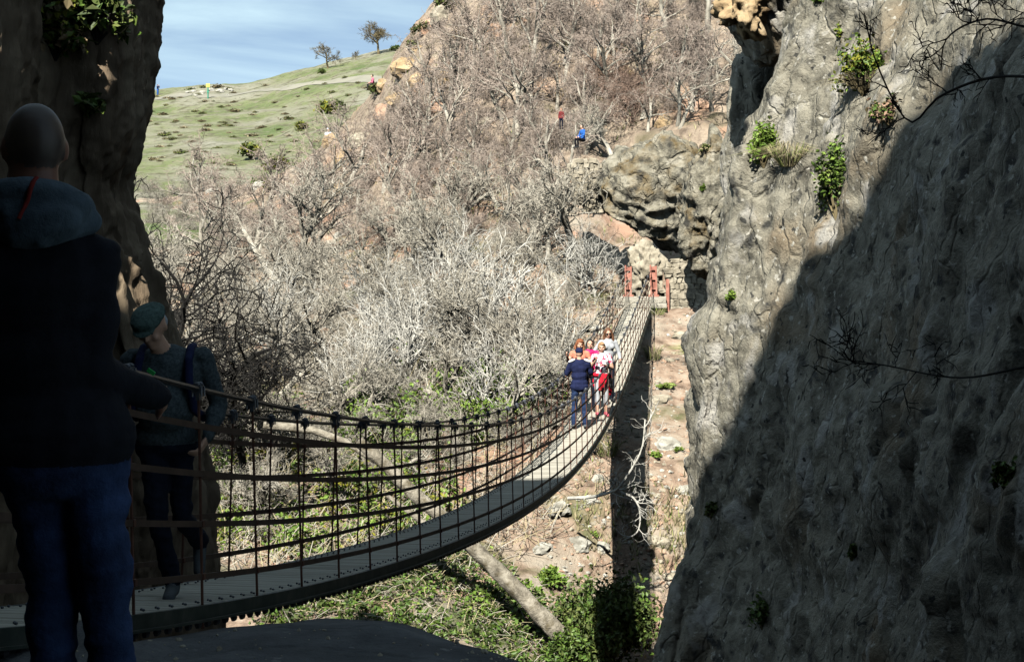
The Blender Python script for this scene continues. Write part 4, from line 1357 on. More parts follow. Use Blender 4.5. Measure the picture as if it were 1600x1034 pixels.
# woman in the flower print top
fl, J, s, hr = person("short haired woman in white and red flower top with red fleece tied round her waist", on_deck(940, 14.3), R(8), 1.66, ['skin', 'floral', 'greycloth', 'shoe_pink'],
    dict(elL=(-.26, -.06, 1.18), wrL=(-.19, -.30, 1.34), elR=(.25, .0, 1.14), wrR=(.03, -.22, 1.22), anL=(-.12, -.06, .09), toeL=(-.15, -.22, .035)),
    voxel=.010, width=1.08, depth=1.1, belly=.03, sleeve=.5, bust=1, group=GRP, wr={1: .006}, shorts=True, legs=1.1, headrot=rotm(R(6), R(-4), R(-10)),
    hL=((-.2, -.7, .6), (.8, 0, .3), .5), hR=((-.8, -.4, .2), (0, -.3, -.9), .8), armk=1.08)
mk_hair(fl, J['head'], hr, s, 'hair_blond'); eyes(fl, J['head'], hr, s); mouth(fl, J['head'], hr, s)
P = Prims()
for i in range(14):
    a, b = math.pi * 2 * i / 14, math.pi * 2 * (i + 1) / 14
    P.cap((.178 * s * math.cos(a), .145 * s * math.sin(a) - .01, .985 * s), (.178 * s * math.cos(b), .145 * s * math.sin(b) - .01, .985 * s), .036, .036, 0)
P.chain([(-.02, -.165, .97 * s), (-.05, -.19, .80 * s), (-.07, -.17, .66 * s)], [.05, .055, .045], 0)
P.chain([(.05, -.165, .97 * s), (.03, -.19, .84 * s), (.0, -.17, .72 * s)], [.045, .05, .04], 0)
P.chain([(.17, .02, .95 * s), (.20, .03, .75 * s), (.19, .03, .52 * s)], [.06, .07, .04], 0)
P.ell((.0, .10, .80 * s), (.19, .07, .22), 0)
P.skin("tied_fleece", ['redcloth'], .010, fl, smooth=3, wrinkle={0: .012})
mb = MB(); mb.tube([(-.225, -.19, 1.245), (-.20, -.26, 1.30)], .033, 8); mb.build("watch", M['black'], fl)
bag = Prims(); bag.ell((0, 0, 0), (.055, .05, .07), 0); bag.ell((0.01, 0, -.12), (.05, .045, .06), 0); bag.cap((0, 0, .05), (-.02, 0, .12), .012, .010, 0)
bo = bag.skin("bag", ['black'], .010, smooth=2); bo.location = on_deck(953, 14.3) + Vector((0.02, 0.0, .80))
tag(bo, "small black bag hanging at the hip of the woman in the flower top", "bag", None)

# woman in magenta
mg, J, s, hr = person("dark haired woman in a magenta top standing between the navy man and the flower top", on_deck(921.5, 14.6), R(4), 1.64, ['skin', 'magenta', 'jeans_dark', 'shoe_dark'],
    dict(elL=(-.25, .0, 1.15), wrL=(-.16, -.22, 1.05), elR=(.24, .02, 1.15), wrR=(.12, -.20, 1.02)), voxel=.011, width=1.05, bust=1, sleeve=.9, group=GRP, headrot=rotm(R(4), R(3), 0))
mk_hair(mg, J['head'], hr, s, 'hair_black', 0, .98, False); eyes(mg, J['head'], hr, s); mouth(mg, J['head'], hr, s)
P = Prims()
for i in range(12):
    a, b = math.pi * 2 * i / 12, math.pi * 2 * (i + 1) / 12
    P.cap((.085 * math.cos(a), .075 * math.sin(a) - .01, 1.42 * s), (.085 * math.cos(b), .075 * math.sin(b) - .01, 1.42 * s), .032, .032, 0)
P.skin("scarf", ['magenta'], .010, mg, smooth=2, wrinkle={0: .008})
# red haired woman
rh, J, s, hr = person("red haired woman in a coral top half hidden behind the man in navy", on_deck(906, 14.5), R(-4), 1.67, ['skin', 'coral', 'jeans_dark', 'shoe_dark'],
    dict(elL=(-.27, -.02, 1.22), wrL=(-.30, -.20, 1.36), elR=(.27, -.02, 1.20), wrR=(.26, -.22, 1.20)), voxel=.011, width=1.02, bust=1, sleeve=.3, group=GRP, headrot=rotm(R(6), R(8), R(10)))
mk_hair(rh, J['head'], hr, s, 'hair_red', .06, 1.12); eyes(rh, J['head'], hr, s); mouth(rh, J['head'], hr, s)
# long haired woman with sunglasses
lh, J, s, hr = person("long haired woman in sunglasses and pale grey top standing behind the others", on_deck(950, 15.1), R(10), 1.74, ['skin', 'greycloth', 'jeans_dark', 'shoe_dark'],
    dict(elL=(-.33, .02, 1.20), wrL=(-.42, -.14, 1.06), elR=(.27, .0, 1.14), wrR=(.24, -.22, 1.02)), voxel=.011, width=.98, bust=1, sleeve=1.0, group=GRP, headrot=rotm(R(8), R(-5), R(-6)))
mk_hair(lh, J['head'], hr, s, 'hair_brown', .20, 1.05, False); mouth(lh, J['head'], hr, s)
P = Prims(); c = J['head']; q = lambda x, y, z: Vector(c) + hr @ (Vector((x, y, z)) * s)
for sx in (-1, 1):
    P.ell(q(.034 * sx, -.100, .006), (.030 * s, .010 * s, .024 * s), 0, hr); P.cap(q(.062 * sx, -.09, .012), q(.082 * sx, .0, .012), .006, .005, 0)
P.cap(q(-.02, -.106, .014), q(.02, -.106, .014), .006, .006, 0)
P.skin("sunglasses", ['black'], .006, lh, smooth=1)

# --- far walkers
def far_person(label, u, v, hpx, bvh, rz, mats, pose=None, k=None, **kw):
    if k is None:
        p, n = hit(u, v, bvh); k = p.y / 2.6
    else: p = at(u, v, k)
    o, J, s, hr = person(label, p, rz, hpx * k / 1000, mats, pose, voxel=.018, hands=False, smooth=2, **kw)
    return o, J, s, hr
o, J, s, hr = far_person("tiny walker in dark top and blue trousers standing on the far hill path", 246.5, 149, 17, HILL, R(60), ['skin', 'navy', 'bluecloth', 'shoe'], dict(elL=(-.2, -.15, 1.2), wrL=(-.08, -.3, 1.5), elR=(.2, -.15, 1.2), wrR=(.08, -.3, 1.5)), sleeve=1.0, width=1.3, legs=1.3)
mk_hair(o, J['head'], hr, s, 'hair_black', 0, 1.0, False)
SIT = dict(pel=(0, 0, .50), spine=(0, .0, .68), chest=(0, -.03, .88), neck=(0, -.04, 1.02), head=(0, -.07, 1.18), shL=(-.18, -.03, .96), elL=(-.25, -.10, .70), wrL=(-.12, -.32, .62), shR=(.18, -.03, .96), elR=(.25, -.1, .70), wrR=(.12, -.32, .62),
           hipL=(-.09, 0, .46), knL=(-.13, -.42, .50), anL=(-.13, -.40, .09), toeL=(-.14, -.56, .035), hipR=(.09, 0, .46), knR=(.13, -.42, .50), anR=(.13, -.40, .09), toeR=(.14, -.56, .035))
o, J, s, hr = far_person("small walker in pink top crouching by the yellow rocks at the ridge", 583, 142, 34, BANK, R(-70), ['skin', 'pinkcloth', 'jeans_dark', 'shoe_dark'], SIT, k=39.0, sleeve=1.0)
mk_hair(o, J['head'], hr, s, 'hair_black', 0, 1.0, False)
o, J, s, hr = far_person("small walker in white hat and white top behind the bushes below the hill", 513, 240, 40, BANK, R(20), ['skin', 'whitecloth', 'jeans_dark', 'shoe_dark'], k=41.0, sleeve=.5)
P = Prims(); P.ell(Vector(J['head']) + Vector((0, 0, .06 * s)), (.11 * s, .12 * s, .08 * s), 0)
P.skin("hat", ['whitecloth'], .018, o, smooth=1)
CROUCH = dict(SIT)
o, J, s, hr = far_person("walker in bright blue jacket sitting in the shaded cave mouth above the retaining wall", 911, 232, 50, BANK, R(-60), ['skin', 'bluecloth', 'navyblack', 'shoe_dark'], SIT, k=23.4, sleeve=1.0)
mk_hair(o, J['head'], hr, s, 'hair_black', 0, 1.0, False)
o, J, s, hr = far_person("small walker in dull red jacket among the branches beside the cave", 877, 203, 34, BANK, R(-20), ['skin', 'dullred', 'jeans_dark', 'shoe_dark'], k=25.5, sleeve=1.0)
mk_hair(o, J['head'], hr, s, 'hair_brown', 0, 1.0, False)

# ------------------------------------------------------------------ leaves, grass, scrub, stones
def leaf_cloud(mb, C, size, elong=1.7, rg=RNG, m=0, droop=0.0, upbias=0.3):
    C = np.asarray(C, float); n = len(C)
    if n == 0: return
    sz = size * rg.uniform(0.6, 1.3, n)[:, None]
    N = rg.normal(size=(n, 3)); N[:, 2] = np.abs(N[:, 2]) + upbias; N /= np.linalg.norm(N, axis=1)[:, None]
    A = rg.normal(size=(n, 3)); A[:, 2] -= droop; A -= N * (A * N).sum(1)[:, None]; A /= np.linalg.norm(A, axis=1)[:, None]
    B = np.cross(N, A)
    V = np.stack([C - A * sz * 0.5 * elong, C + B * sz * 0.5 + N * sz * .12, C + A * sz * 0.5 * elong - N * sz * .15, C - B * sz * 0.5 + N * sz * .12], 1).reshape(-1, 3)
    F = (np.arange(n)[:, None] * 4 + np.arange(4)).tolist()
    mb.add(V, F, m)

def blades(mb, n, rad, h, w, rg=RNG, spread=0.5, m=0, droop=0.25):
    for i in range(n):
        a = rg.uniform(0, 6.283); r = rad * math.sqrt(rg.uniform())
        b = np.array([r * math.cos(a), r * math.sin(a), 0])
        L = h * rg.uniform(0.5, 1.1)
        d = np.array([math.cos(a) * spread * rg.uniform(0.2, 1.2), math.sin(a) * spread * rg.uniform(0.2, 1.2), 1.0]); d /= np.linalg.norm(d)
        mid = b + d * L * 0.55
        tip = b + d * L + np.array([d[0], d[1], -0.6]) * droop * L
        s = np.cross(d, rg.normal(size=3)); s /= np.linalg.norm(s) + 1e-9
        mb.add([b - s * w / 2, b + s * w / 2, mid + s * w * .4, mid - s * w * .4, tip], [(0, 1, 2, 3), (3, 2, 4)], m)

def ground_points(poly, n, bvh, hmax, pw=1.5):
    us = [p[0] for p in poly]; vs_ = [p[1] for p in poly]
    out = []
    for _ in range(n * 6):
        u, v = rnd.uniform(min(us), max(us)), rnd.uniform(min(vs_), max(vs_))
        if not inpoly(u, v, poly): continue
        p, nn = hit(u, v, bvh)
        if p is None: continue
        cl = noise.noise(p * 0.9) + 0.5 * noise.noise(p * 2.3)
        if cl < rnd.uniform(-0.5, 0.4): continue
        h = hmax * (rnd.random() ** pw) * (0.55 + 0.6 * max(0, cl))
        out.append((p.x + rnd.gauss(0, .05), p.y + rnd.gauss(0, .05), p.z + h))
        if len(out) >= n: break
    return out

def stuff_leaves(name, label, poly, n, size, hmax, mats, bvh=None, stems=0, **kw):
    mb = MB()
    P = ground_points(poly, n, bvh or BANK, hmax)
    mi = [int(abs(noise.noise(Vector(p) * 0.8)) * 6.0 + rnd.random()) % len(mats) for p in P]
    for j in range(len(mats)):
        leaf_cloud(mb, [p for p, q in zip(P, mi) if q == j], size, m=j, **kw)
    o = mb.build(name, mats)
    tag(o, label, kind='stuff')
    return o
LA, LB, LD = M['leaf_a'], M['leaf_b'], M['leaf_d']
stuff_leaves("bramble_leaves", "green bramble covering the gorge floor below the near half of the footbridge",
             [(395, 975), (440, 935), (520, 905), (640, 875), (730, 865), (800, 900), (850, 960), (880, 1040), (860, 1100), (700, 1060), (500, 1000)], 12000, 0.075, 0.6, [LA, LD, LA, LB, LD])
stuff_leaves("ivy_leaves", "ivy leaves scattered through the bare tangle above the bridge rails",
             [(520, 640), (600, 590), (700, 575), (800, 580), (890, 590), (880, 650), (800, 690), (690, 720), (560, 710)], 9000, 0.085, 1.5, [LA, LB, LB])
stuff_leaves("undergrowth_leaves", "dull olive leaves in the tangle behind the near bridge rails",
             [(300, 660), (420, 640), (560, 690), (700, 740), (730, 800), (640, 860), (480, 890), (330, 860)], 9000, 0.085, 1.1, [LA, LB, M['gorse'], LD])
# dead twigs lying everywhere in the tangle
mb = MB()
lowp = [(230, 480), (560, 400), (860, 400), (935, 450), (900, 600), (860, 700), (880, 760), (860, 860), (760, 900), (420, 960), (300, 860), (260, 600)]
cnt = 0
for u, v in [(rnd.uniform(220, 940), rnd.uniform(380, 960)) for _ in range(22000)]:
    if not inpoly(u, v, lowp): continue
    p, nn = hit(u, v, BANK)
    if p is None: continue
    if p.z > 0: continue
    L = rnd.uniform(0.3, 1.1)
    a = rnd.uniform(0, 6.283); el = rnd.uniform(-0.2, 1.2)
    d = Vector((math.cos(a) * math.cos(el), math.sin(a) * math.cos(el), math.sin(el)))
    q = p + Vector((0, 0, rnd.uniform(0, 0.5)))
    mid = q + d * L * 0.5 + Vector((rnd.gauss(0, .07), rnd.gauss(0, .07), rnd.gauss(0, .05)))
    mb.tube([tuple(q), tuple(mid), tuple(q + d * L)], [0.012, 0.009, 0.005], 3, m=0 if rnd.random() < .7 else 1)
    cnt += 1
    if cnt > 5000: break
tag(mb.build("dry_brush", [M['bark_grey'], M['straw']]), "dead grey twigs littering the ground under the bare trees", kind='stuff')
# straw and dead stems through the brambles
mb = MB()
bp_ = [(395, 975), (440, 935), (520, 905), (640, 875), (730, 865), (800, 900), (850, 960), (900, 1040), (860, 1100), (700, 1060), (500, 1000)]
for p in ground_points(bp_, 1300, BANK, 0.3):
    p = Vector(p)
    a = rnd.uniform(0, 6.283); L = rnd.uniform(0.25, 0.8); el = rnd.uniform(-.1, .9)
    d = Vector((math.cos(a) * math.cos(el), math.sin(a) * math.cos(el), math.sin(el)))
    mb.tube([tuple(p), tuple(p + d * L * .5 + Vector((0, 0, .05))), tuple(p + d * L + Vector((0, 0, -.08)))], [0.009, 0.007, 0.004], 3, m=rnd.randrange(2))
tag(mb.build("dead_stems", [M['straw'], M['bark_grey']]), "straw coloured dead stems lying through the brambles", kind='stuff')
# dry grass on bank and crag
mb = MB()
for u, v in [(rnd.uniform(230, 1100), rnd.uniform(20, 900)) for _ in range(15000)]:
    p, nn = hit(u, v, BANK)
    if p is None or p.y > 120: continue
    if u < 900 and 420 < v: continue
    if noise.noise(p * 0.35) < rnd.uniform(-0.1, 0.6): continue
    t = MB(); b = RNG
    for q in range(5):
        a = rnd.uniform(0, 6.283); L = rnd.uniform(.12, .38)
        tip = p + Vector((math.cos(a) * L * .6, math.sin(a) * L * .6, L))
        s = Vector((math.sin(a), -math.cos(a), 0)) * 0.014
        mb.add([tuple(p - s), tuple(p + s), tuple(tip)], [(0, 1, 2)], 0 if rnd.random() < .75 else 1)
tag(mb.build("dry_grass", [M['straw'], M['grass_g']]), "thin dry grass between the rocks of the bank and crag", kind='stuff')
# loose stones on the soil strip
mb = MB()
ico = rock_small[0]
IV = np.array([tuple(v.co) for v in rock_set['stone'][0].vertices])
bmq = bmesh.new(); bmesh.ops.create_icosphere(bmq, subdivisions=1, radius=1)
IV = np.array([tuple(v.co) for v in bmq.verts]); IF = [tuple(v.index for v in f.verts) for f in bmq.faces]; bmq.free()
for u, v in [(rnd.uniform(850, 1095), rnd.uniform(470, 1034)) for _ in range(2600)]:
    p, nn = hit(u, v, BANK)
    if p is None: continue
    s = 0.02 + 0.075 * rnd.random() ** 3
    J_ = IV * (1 + 0.25 * RNG.normal(size=(len(IV), 1))) * np.array([s, s * .8, s * .6])
    mb.add(J_ + np.array(tuple(p)), IF, rnd.randrange(3))
tag(mb.build("loose_stones", [M['stone'], M['greyrock'], M['pinkrock']]), "pebbles and stones lying on the reddish soil strip", kind='stuff')

# rocks on the strip by the cliff, each its own
for key, u, v, w, lab in [
    ('greyrock', 1045, 690, 62, "large flat grey boulder with a crack beside the foot of the right cliff"),
    ('stone', 1030, 838, 44, "pale boulder half buried in the soil below the bridge shadow"),
    ('greyrock', 902, 845, 52, "rounded grey boulder beside the slanting dead trunk"),
    ('greyrock', 935, 742, 40, "grey boulder under the near edge of the sunlit deck"),
    ('greyrock', 925, 775, 34, "smaller grey boulder below the one under the sunlit deck"),
    ('greyrock', 872, 790, 50, "grey rock beneath the footbridge above the dead trunk"),
    ('greyrock', 846, 850, 38, "dull grey stone left of the rounded boulder by the trunk"),
    ('greyrock', 942, 850, 36, "grey boulder touching the dark shadow of the footbridge"),
    ('stone', 1041, 560, 26, "pale stone on the soil strip right of the deck"),
    ('stone', 1030, 616, 46, "long pale stone slab halfway up the soil strip"),
    ('stone', 1065, 520, 30, "pale stone in the soil below the dry stone wall"),
    ('greyrock', 1072, 760, 36, "grey stone close against the right cliff base"),
    ('pinkrock', 1020, 745, 24, "small pinkish stone on the soil strip"),
    ('stone', 1048, 895, 30, "small pale stone by the hanging chain"),
    ('greyrock', 940, 512, 46, "bluish grey slab of rock left of the bridge behind the women"),
    ('stone', 884, 905, 22, "cream stone beside the bright green ferns"),
    ('ochre', 655, 481, 30, "single orange block of rock in the middle of the tangle"),
    ('pinkrock', 462, 508, 20, "small orange stone low among the tangled branches"),
    ('ochre', 545, 290, 60, "rounded tan rock outcrop at the foot of the crag"),
    ('stone', 380, 500, 66, "pale rock patch behind the black barked trees"),
    ('ochre', 395, 525, 40, "yellowish rock patch next to the pale one behind the dark trees")]:
    put_rock(key, u, v, w, lab, sink=0.45, flat=.7)
put_rock('stone', 362, 985, 150, "pale sunlit rock at the gorge floor under the near deck", sink=.5, flat=.8)
put_rock('stone', 915, 185, 62, "pale rock pillar beside the cave above the retaining wall", sink=.3, flat=1.3)
OUT = [(600, 130, 46), (622, 150, 60), (640, 100, 70), (655, 75, 55), (672, 40, 60), (655, 120, 64), (690, 20, 60), (720, 50, 50), (600, 175, 50), (640, 200, 46), (700, 120, 44), (760, 30, 44), (680, 165, 40), (570, 215, 44), (800, 80, 40), (880, 150, 46), (870, 100, 40), (930, 60, 44), (1000, 30, 46), (1060, 90, 50), (1040, 190, 44), (1085, 160, 52), (980, 110, 40), (905, 190, 40), (760, 190, 38), (740, 110, 36), (545, 240, 50), (520, 215, 40)]
for i, (u, v, w) in enumerate(OUT):
    put_rock('ochre' if (i < 12 and i % 2) or i % 5 == 0 else rnd.choice(['pinkrock', 'ochre', 'stone']), u, v, w * (rnd.uniform(.5, .85) if i < 12 else rnd.uniform(.8, 1.2)),
             "rough tan rock outcrop on the sunlit edge of the crag" if i < 12 else "tan rock showing between the bare trees on the crag",
             "ochre outcrops along the crag edge" if i < 12 else "rocks between the trees on the crag", sink=0.35, cat="rock", name="rock_outcrop")
for i in range(46):
    u, v = rnd.uniform(320, 900), rnd.uniform(260, 560)
    put_rock(rnd.choice(['pinkrock', 'stone', 'stone', 'greyrock']), u, v, rnd.uniform(10, 26), "small pale or pinkish rock showing through the tangle of bare branches", "small rocks showing through the tangle", sink=.3, cat="rock", name="rock")

# dark bush at the bottom edge
def bush(label, base, r, h, n, lsize, mats, name="bush", cat="bush", droop=0.0, stems=14, bark=None, group=None, hollow=0.35, elong=1.7, seed=1):
    rg = np.random.default_rng(seed)
    mb = MB()
    tips = []
    for i in range(stems):
        a = rg.uniform(0, 6.283); f = rg.uniform(0.2, 0.95)
        tip = np.array([r * f * math.cos(a), r * f * math.sin(a), h * math.sqrt(1 - f * f) * rg.uniform(.75, 1.05)])
        mid = tip * 0.5 + np.array([0, 0, h * .15]) + rg.normal(size=3) * r * .08
        mb.tube([(0, 0, 0), tuple(mid), tuple(tip)], [0.02 * h + .004, .012 * h + .003, .004], 4)
        tips.append((mid, tip))
    st = mb.build("trunk", bark or M['bark_dark'])
    st.name = name
    st.location = base
    C = []
    cl = [rg.normal(size=3) for _ in range(max(6, stems))]
    for i in range(n):
        mid, tip = tips[int(rg.integers(len(tips)))]
        t = rg.uniform(0.15, 1.05)
        p = mid + (tip - mid) * t + rg.normal(size=3) * np.array([r, r, h]) * 0.13
        p[2] = max(p[2], 0.02)
        C.append(p)
    C = np.array(C)
    lm = MB()
    g = rg.integers(0, len(mats), len(C))
    for j in range(len(mats)): leaf_cloud(lm, C[g == j], lsize, elong, rg, j, droop)
    lm.build("foliage", mats, st)
    tag(st, label, cat, group)
    return st
p, _n = hit(944, 1050, BANK)
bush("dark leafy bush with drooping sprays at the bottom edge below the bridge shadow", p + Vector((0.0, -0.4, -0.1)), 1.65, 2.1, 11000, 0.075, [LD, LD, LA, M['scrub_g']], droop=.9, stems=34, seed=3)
bush("green fern clump on the soil beside the slanting dead trunk", hit(862, 915, BANK)[0], .42, .42, 700, .07, [LB, LB, LA], name="fern", cat="fern", elong=2.4, seed=5)
bush("small green weed on the soil beside the bleached branch", hit(1024, 716, BANK)[0], .22, .2, 120, .06, [LB], name="weed", cat="plant", stems=7, seed=6)
bush("small green weed under the flat grey boulder by the cliff", hit(1060, 706, BANK)[0], .16, .16, 80, .05, [LB], name="weed", cat="plant", stems=6, seed=7)
bush("low green plants in a line across the upper soil strip", hit(1042, 607, BANK)[0], .5, .13, 260, .07, [LB, M['grass_g']], name="weed", cat="plant", stems=12, seed=8)
bush("small weed growing at the shaded edge of the rounded boulder", hit(927, 838, BANK)[0], .15, .15, 70, .05, [LB], name="weed", cat="plant", stems=6, seed=9)
bush("dark green weeds growing over the lower end of the slanting dead trunk", at(886, 1042, 13.6), .5, .75, 1500, .07, [LD, LA, LA], name="bush", cat="bush", seed=12, stems=26)
bush("green leaves below the big trunk near the cream stone", hit(838, 940, BANK)[0], .35, .3, 350, .07, [LA, LB], name="fern", cat="fern", seed=10)

def tuft(label, pos, n, rad, h, mats, spread=.6, droop=.3, seed=1, name="grass_tuft", tilt=(0, 0), w=0.014):
    rg = np.random.default_rng(seed)
    mb = MB()
    for j in range(len(mats)): blades(mb, n // len(mats), rad, h, w, rg, spread, j, droop)
    o = mb.build(name, mats)
    o.location = pos; o.rotation_euler = (tilt[0], tilt[1], 0)
    tag(o, label, "grass tuft")
    return o
ST, GG = M['straw'], M['grass_g']
tuft("long green and straw grass tuft hanging beside the right cliff above the soil strip", hit(1092, 560, BANK)[0] + Vector((0, -.6, 0)), 420, .35, .95, [ST, GG, GG], 1.0, .6, 2)
tuft("yellowish grass tuft beside the right edge of the far deck", hit(1021, 562, BANK)[0], 160, .22, .65, [ST, ST, GG], .5, .3, 3)
tuft("green grass tuft at the top of the bank left of the red posts", hit(930, 470, BANK)[0], 200, .3, .5, [ST, GG], .7, .4, 4)
tuft("straw tuft under the sunlit deck edge", hit(948, 712, BANK)[0], 160, .25, .7, [ST, GG], .5, .3, 5)
tuft("pale green grass clump beside the foot of the far deck", hit(1024, 492, BANK)[0], 150, .3, .35, [GG, GG, ST], .7, .3, 6)

# plants rooted in the right cliff
def on_wall(u, v, b=None):
    p, n = hit(u, v, b or RWALL)
    return (p + n * 0.02 if n.dot(p) < 0 else p - n * 0.02) if p is not None else None
for args in [
    ("bright green shrub on the lit edge of the right cliff", (1190, 262), .28, .62, 700, .055, [LB, LB, LB], 11),
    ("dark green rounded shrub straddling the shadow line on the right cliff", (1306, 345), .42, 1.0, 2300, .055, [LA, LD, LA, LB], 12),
    ("yellow green shrub with reddish stems near the top of the right cliff", (1345, 150), .42, .75, 900, .055, [LB, M['gorse'], LA], 13),
    ("trailing red and green plant below the yellow green shrub", (1385, 200), .30, .40, 420, .05, [M['pinkrock'], LA, M['scrub']], 14),
    ("small green plant on the lit cliff face halfway down", (1141, 470), .10, .22, 110, .05, [LB], 15),
    ("small leafy sprig high on the cliff left of the yellow green shrub", (1312, 72), .14, .34, 110, .05, [LB, M['gorse']], 16),
    ("leafy sprig growing from the cliff beside the trailing red plant", (1365, 188), .10, .20, 120, .05, [LB], 17),
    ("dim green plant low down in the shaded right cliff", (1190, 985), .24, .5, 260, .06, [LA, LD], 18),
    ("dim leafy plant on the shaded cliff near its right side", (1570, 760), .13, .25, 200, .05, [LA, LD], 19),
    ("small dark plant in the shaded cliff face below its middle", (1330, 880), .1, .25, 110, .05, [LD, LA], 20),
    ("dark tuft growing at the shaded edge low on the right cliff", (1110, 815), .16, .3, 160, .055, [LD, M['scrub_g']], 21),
    ("green plant on the cliff top rim near the overhanging block", (1280, 8), .15, .2, 140, .05, [LA, LB], 22)]:
    lab, (u, v), r, h, n, ls, mats, sd = args
    r, h, n = r * 1.3, h * 1.2, int(n * 1.5)
    q = on_wall(u, v)
    if q is None: print("no wall", lab); continue
    bush(lab, q + Vector((0.05, 0, -0.03)), r, h, n, ls, mats, name="shrub" if r > .2 else "plant", cat="shrub" if r > .2 else "plant", seed=sd, bark=M['scrub'])
q = on_wall(1235, 262)
tuft("drooping green and straw grass tuft beside the bright green shrub on the cliff", q, 420, .16, .85, [GG, ST, ST], .8, .95, 31, w=.012)
q = on_wall(1350, 140)
tuft("dry grass hanging under the yellow green shrub on the cliff", q, 200, .2, .6, [ST, M['scrub']], 1.0, .9, 32, w=.012)
BO = [o_ for o_ in SC.objects if o_.name.startswith("boulder") and "narrow" in o_.get('label', '')][0]
bpy.context.view_layer.update()
BOV = bvh_of(BO)
for (u, v, r, h, n, mats, lab) in [(1103, 240, .2, .3, 240, [GG, ST], "small grassy plant on the narrow grey rock"), (1098, 300, .14, .2, 140, [LB], "tiny plant on the face of the narrow grey rock")]:
    q = on_wall(u, v, BOV)
    if q is not None: bush(lab, q, r, h, n, .06, mats, name="plant", cat="plant", seed=int(u))
# plants on the left pillar
for (u, v, r, h, n, mats, lab, sd) in [
    (150, 70, .42, .75, 620, [LA, M['scrub_g'], LD], "grey green leafy plant high on the left rock pillar", 41),
    (70, 55, .55, .5, 700, [M['gorse'], LA, M['scrub']], "yellowish ferny plant in the shade at the top of the left pillar", 42),
    (85, 95, .35, .5, 420, [M['gorse'], M['ochre'], LA], "orange tinged hanging plant below the ferny one on the left pillar", 43),
    (140, 185, .2, .3, 160, [LA, LD], "small green sprig in the crevice of the left pillar", 44)]:
    q = on_wall(u, v, LWALL)
    if q is not None: bush(lab, q, r, h, n, .085, mats, name="plant", cat="plant", seed=sd, droop=.5)

# scrub on the hill
sv = []
for i, mats in enumerate([[M['scrub'], M['scrub']], [M['scrub'], M['scrub_g']], [ST, M['scrub']], [M['scrub_g'], M['scrub']]]):
    rg = np.random.default_rng(70 + i)
    mb = MB()
    C = rg.normal(size=(240, 3)) * np.array([.42, .42, .22]); C[:, 2] = np.abs(C[:, 2]) * (1 - .35 * np.hypot(C[:, 0], C[:, 1]))
    leaf_cloud(mb, C[:140], .16, 2.2, rg, 0); leaf_cloud(mb, C[140:], .16, 2.2, rg, 1)
    blades(mb, 50, .4, .55, .03, rg, .6, 1)
    sv.append(mb.mesh("scrub_tuft", mats))
def on_hill(u, v):
    p, n = hit(u, v, HILL)
    pb, nb = hit(u, v, BANK)
    return p if p is not None and (pb is None or pb.y > p.y) else None
for u, v, w in [(300, 140, 10), (318, 137, 8), (340, 137, 12), (356, 140, 9), (365, 146, 7), (310, 149, 8), (415, 134, 7), (452, 187, 16), (368, 175, 12), (305, 175, 9), (322, 205, 12), (288, 200, 9), (395, 213, 14), (258, 212, 15), (283, 240, 16), (270, 218, 12), (352, 196, 8), (508, 132, 7), (560, 130, 7), (540, 122, 8), (572, 138, 8), (430, 161, 7), (470, 205, 9), (346, 168, 8), (260, 165, 7), (282, 153, 6), (255, 180, 12), (410, 200, 9), (445, 168, 6), (480, 140, 7), (520, 145, 9), (495, 222, 9), (437, 203, 8), (462, 222, 10), (240, 250, 12), (300, 262, 13), (335, 256, 10), (380, 232, 9), (420, 222, 8), (315, 190, 8), (365, 215, 8), (545, 150, 8), (500, 165, 8), (250, 230, 9), (275, 190, 7), (232, 190, 9), (340, 232, 8), (395, 180, 7), (415, 258, 10), (440, 250, 9), (360, 258, 12), (470, 240, 8), (320, 238, 8), (300, 222, 8)] + [(rnd.uniform(230, 560), rnd.uniform(150, 290), rnd.uniform(4, 9)) for _ in range(60)]:
    p = on_hill(u, v)
    if p is None: continue
    o = link("scrub_tuft", rnd.choice(sv))
    s = w * (p.y / 2.6) / 1000 / 1.15
    o.location = p; o.scale = (s, s, s * rnd.uniform(.7, 1)); o.rotation_euler = (0, 0, rnd.uniform(0, 6.28))
    tag(o, "small dry brown tuft of scrub dotted over the grassy hill", "scrub", "scrub tufts dotted over the hill")
for (u, v, w, mats, lab) in [(392, 250, 44, [M['gorse'], M['scrub_g']], "rounded green and yellow bush low on the hill, the lowest of the large ones"),
                             (471, 203, 22, [M['gorse'], M['gorse'], LD], "small round yellow green bush in the middle of the hill"),
                             (512, 178, 34, [M['scrub_g'], M['gorse']], "spreading green bush with a yellow centre at the right of the hill"),
                             (527, 172, 26, [M['scrub_g'], LD], "dark green bush touching the spreading one on the hill"),
                             (503, 116, 14, [M['scrub_g'], LA], "little green bush under the thin skyline tree"),
                             (618, 80, 16, [LA, LD], "green bush on the skyline beside the round crowned tree"),
                             (435, 268, 40, [M['scrub_g'], M['gorse'], M['scrub']], "low olive scrub patch at the foot of the hill"),
                             (425, 300, 34, [M['gorse'], M['scrub']], "yellowish bush below the olive scrub patch"),
                             (405, 290, 26, [LA, M['scrub_g']], "small green bush left of the yellowish one at the foot of the hill")]:
    p = on_hill(u, v)
    if p is None: p = hit(u, v, BANK)[0]
    s = w * (p.y / 2.6) / 1000
    bush(lab, p, s * .55, s * .55, 650, s * .10, mats, seed=int(u), stems=20, bark=M['scrub'], elong=1.4)
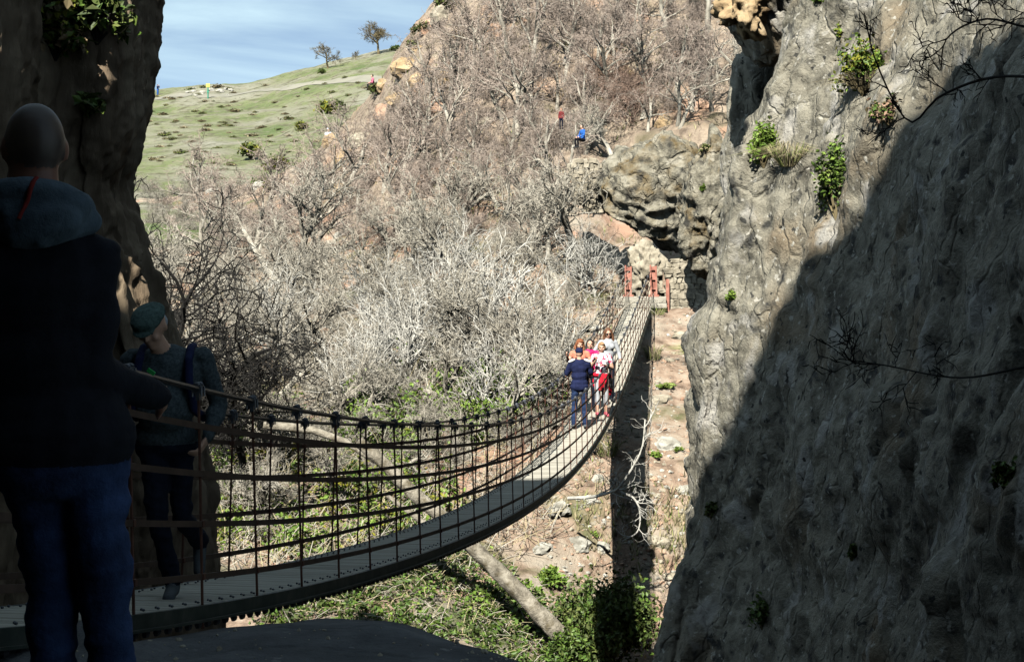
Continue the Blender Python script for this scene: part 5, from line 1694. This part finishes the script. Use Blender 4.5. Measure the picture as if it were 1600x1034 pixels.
for (u, v, r, lab) in [(655, 48, .8, "dark green shrub clinging to the rim of the crag"), (640, 70, .5, "small shrub on the crag rim below the dark one"), (690, 8, .9, "dark shrub at the top of the crag against the sky"), (584, 140, .7, "grey green shrub beside the crouching walker")]:
    p, n = hit(u + 6, v + 8, BANK)
    if p is not None: bush(lab, p, r, r * .9, 700, .11, [M['scrub_g'], LD, M['scrub']], seed=int(u), stems=16, bark=M['scrub'])
# ruined stone heap and sign on the hill
for i in range(16):
    u, v = rnd.uniform(292, 368), rnd.uniform(139, 150)
    p = on_hill(u, v)
    if p is None: continue
    o = link("heap_stone", rnd.choice(rock_set['greyrock']))
    s = rnd.uniform(.3, .6); o.location = p + Vector((0, 0, s * .1)); o.scale = (s * 1.2, s, s * .7); o.rotation_euler = (0, 0, rnd.uniform(0, 6))
    tag(o, "weathered stone in the low ruined heap by the hill path", "stone", "stones of the ruined heap on the hill")
p = on_hill(325, 154)
if p is None: p = at(325, 154, 112)
sg = empty("trail_sign", p); tag(sg, "small yellow trail board on a green post by the hill path", "sign")
mb = MB(); mb.tube([(0, 0, -.2), (0, 0, 1.0), (0, 0, 1.9)], .11, 8, cap=True); mb.build("post", M['greenpost'], sg)
mb = MB(); mb.box((0, -.08, 2.15), (.62, .08, .62)); mb.box((0, -.13, 2.15), (.5, .02, .5)); mb.build("board", M['yellowsign'], sg)
mb = MB(); mb.box((0, -.1, 1.1), (.34, .06, .3)); mb.build("plate", M['greenpost'], sg)

# bushes that hide the walkers by the cave to the waist
tree_at('thicket_b', 876, 210, 34, "brown twig thicket in front of the walker in dull red", name="bare_bush", cat="bush")
tree_at('thicket_b', 906, 244, 30, "brown twig thicket in front of the walker in bright blue", name="bare_bush", cat="bush")
# grit on the landing
mb = MB()
for i in range(420):
    x, y = rnd.uniform(-2.6, 1.0), rnd.uniform(5.2, 7.3)
    h = bvh_of(landing).ray_cast(Vector((x, y, 3)), Vector((0, 0, -1))) if i == 0 else LB_.ray_cast(Vector((x, y, 3)), Vector((0, 0, -1)))
    if i == 0: LB_ = bvh_of(landing)
    if h[0] is None or h[0].z < -1.9: continue
    s = 0.004 + 0.012 * rnd.random() ** 3
    mb.add(IV * (1 + 0.25 * RNG.normal(size=(len(IV), 1))) * s + np.array(tuple(h[0])), IF)
tag(mb.build("grit", M['stone']), "grit and crumbs of stone on the dark landing", kind='stuff')

# hanging chain with a hook at the foot of the right cliff
ch = empty("chain", at(1037, 868, 12.6)); tag(ch, "rusty dark chain with a ring hanging by the lower edge of the right cliff", "chain")
def link_mesh():
    m_ = MB()
    pts = [(0.014 * math.cos(a), 0, 0.026 * math.sin(a)) for a in np.linspace(0, 6.283, 11)]
    m_.tube(pts, .0065, 5)
    return m_.mesh("chain_link", M['chain'])
lm = link_mesh()
for i in range(13):
    p = at(1036 + i * 0.55, 866 + i * 3.6, 12.6)
    o = link("chain_link", lm, ch, p - ch.location); o.rotation_euler = (0, 0.1, (i % 2) * 1.57)
mb = MB()
c = at(1042, 915, 12.6) - ch.location
mb.tube([(c.x + .04 * math.cos(a), c.y, c.z + .04 * math.sin(a)) for a in np.linspace(0, 6.283, 15)], .010, 6)
mb.tube([tuple(c + Vector((.04, 0, 0))), tuple(c + Vector((.14, 0, -.02))), tuple(c + Vector((.30, .1, -.05)))], .014, 6)
mb.build("ring_bolt", M['chain'], ch)
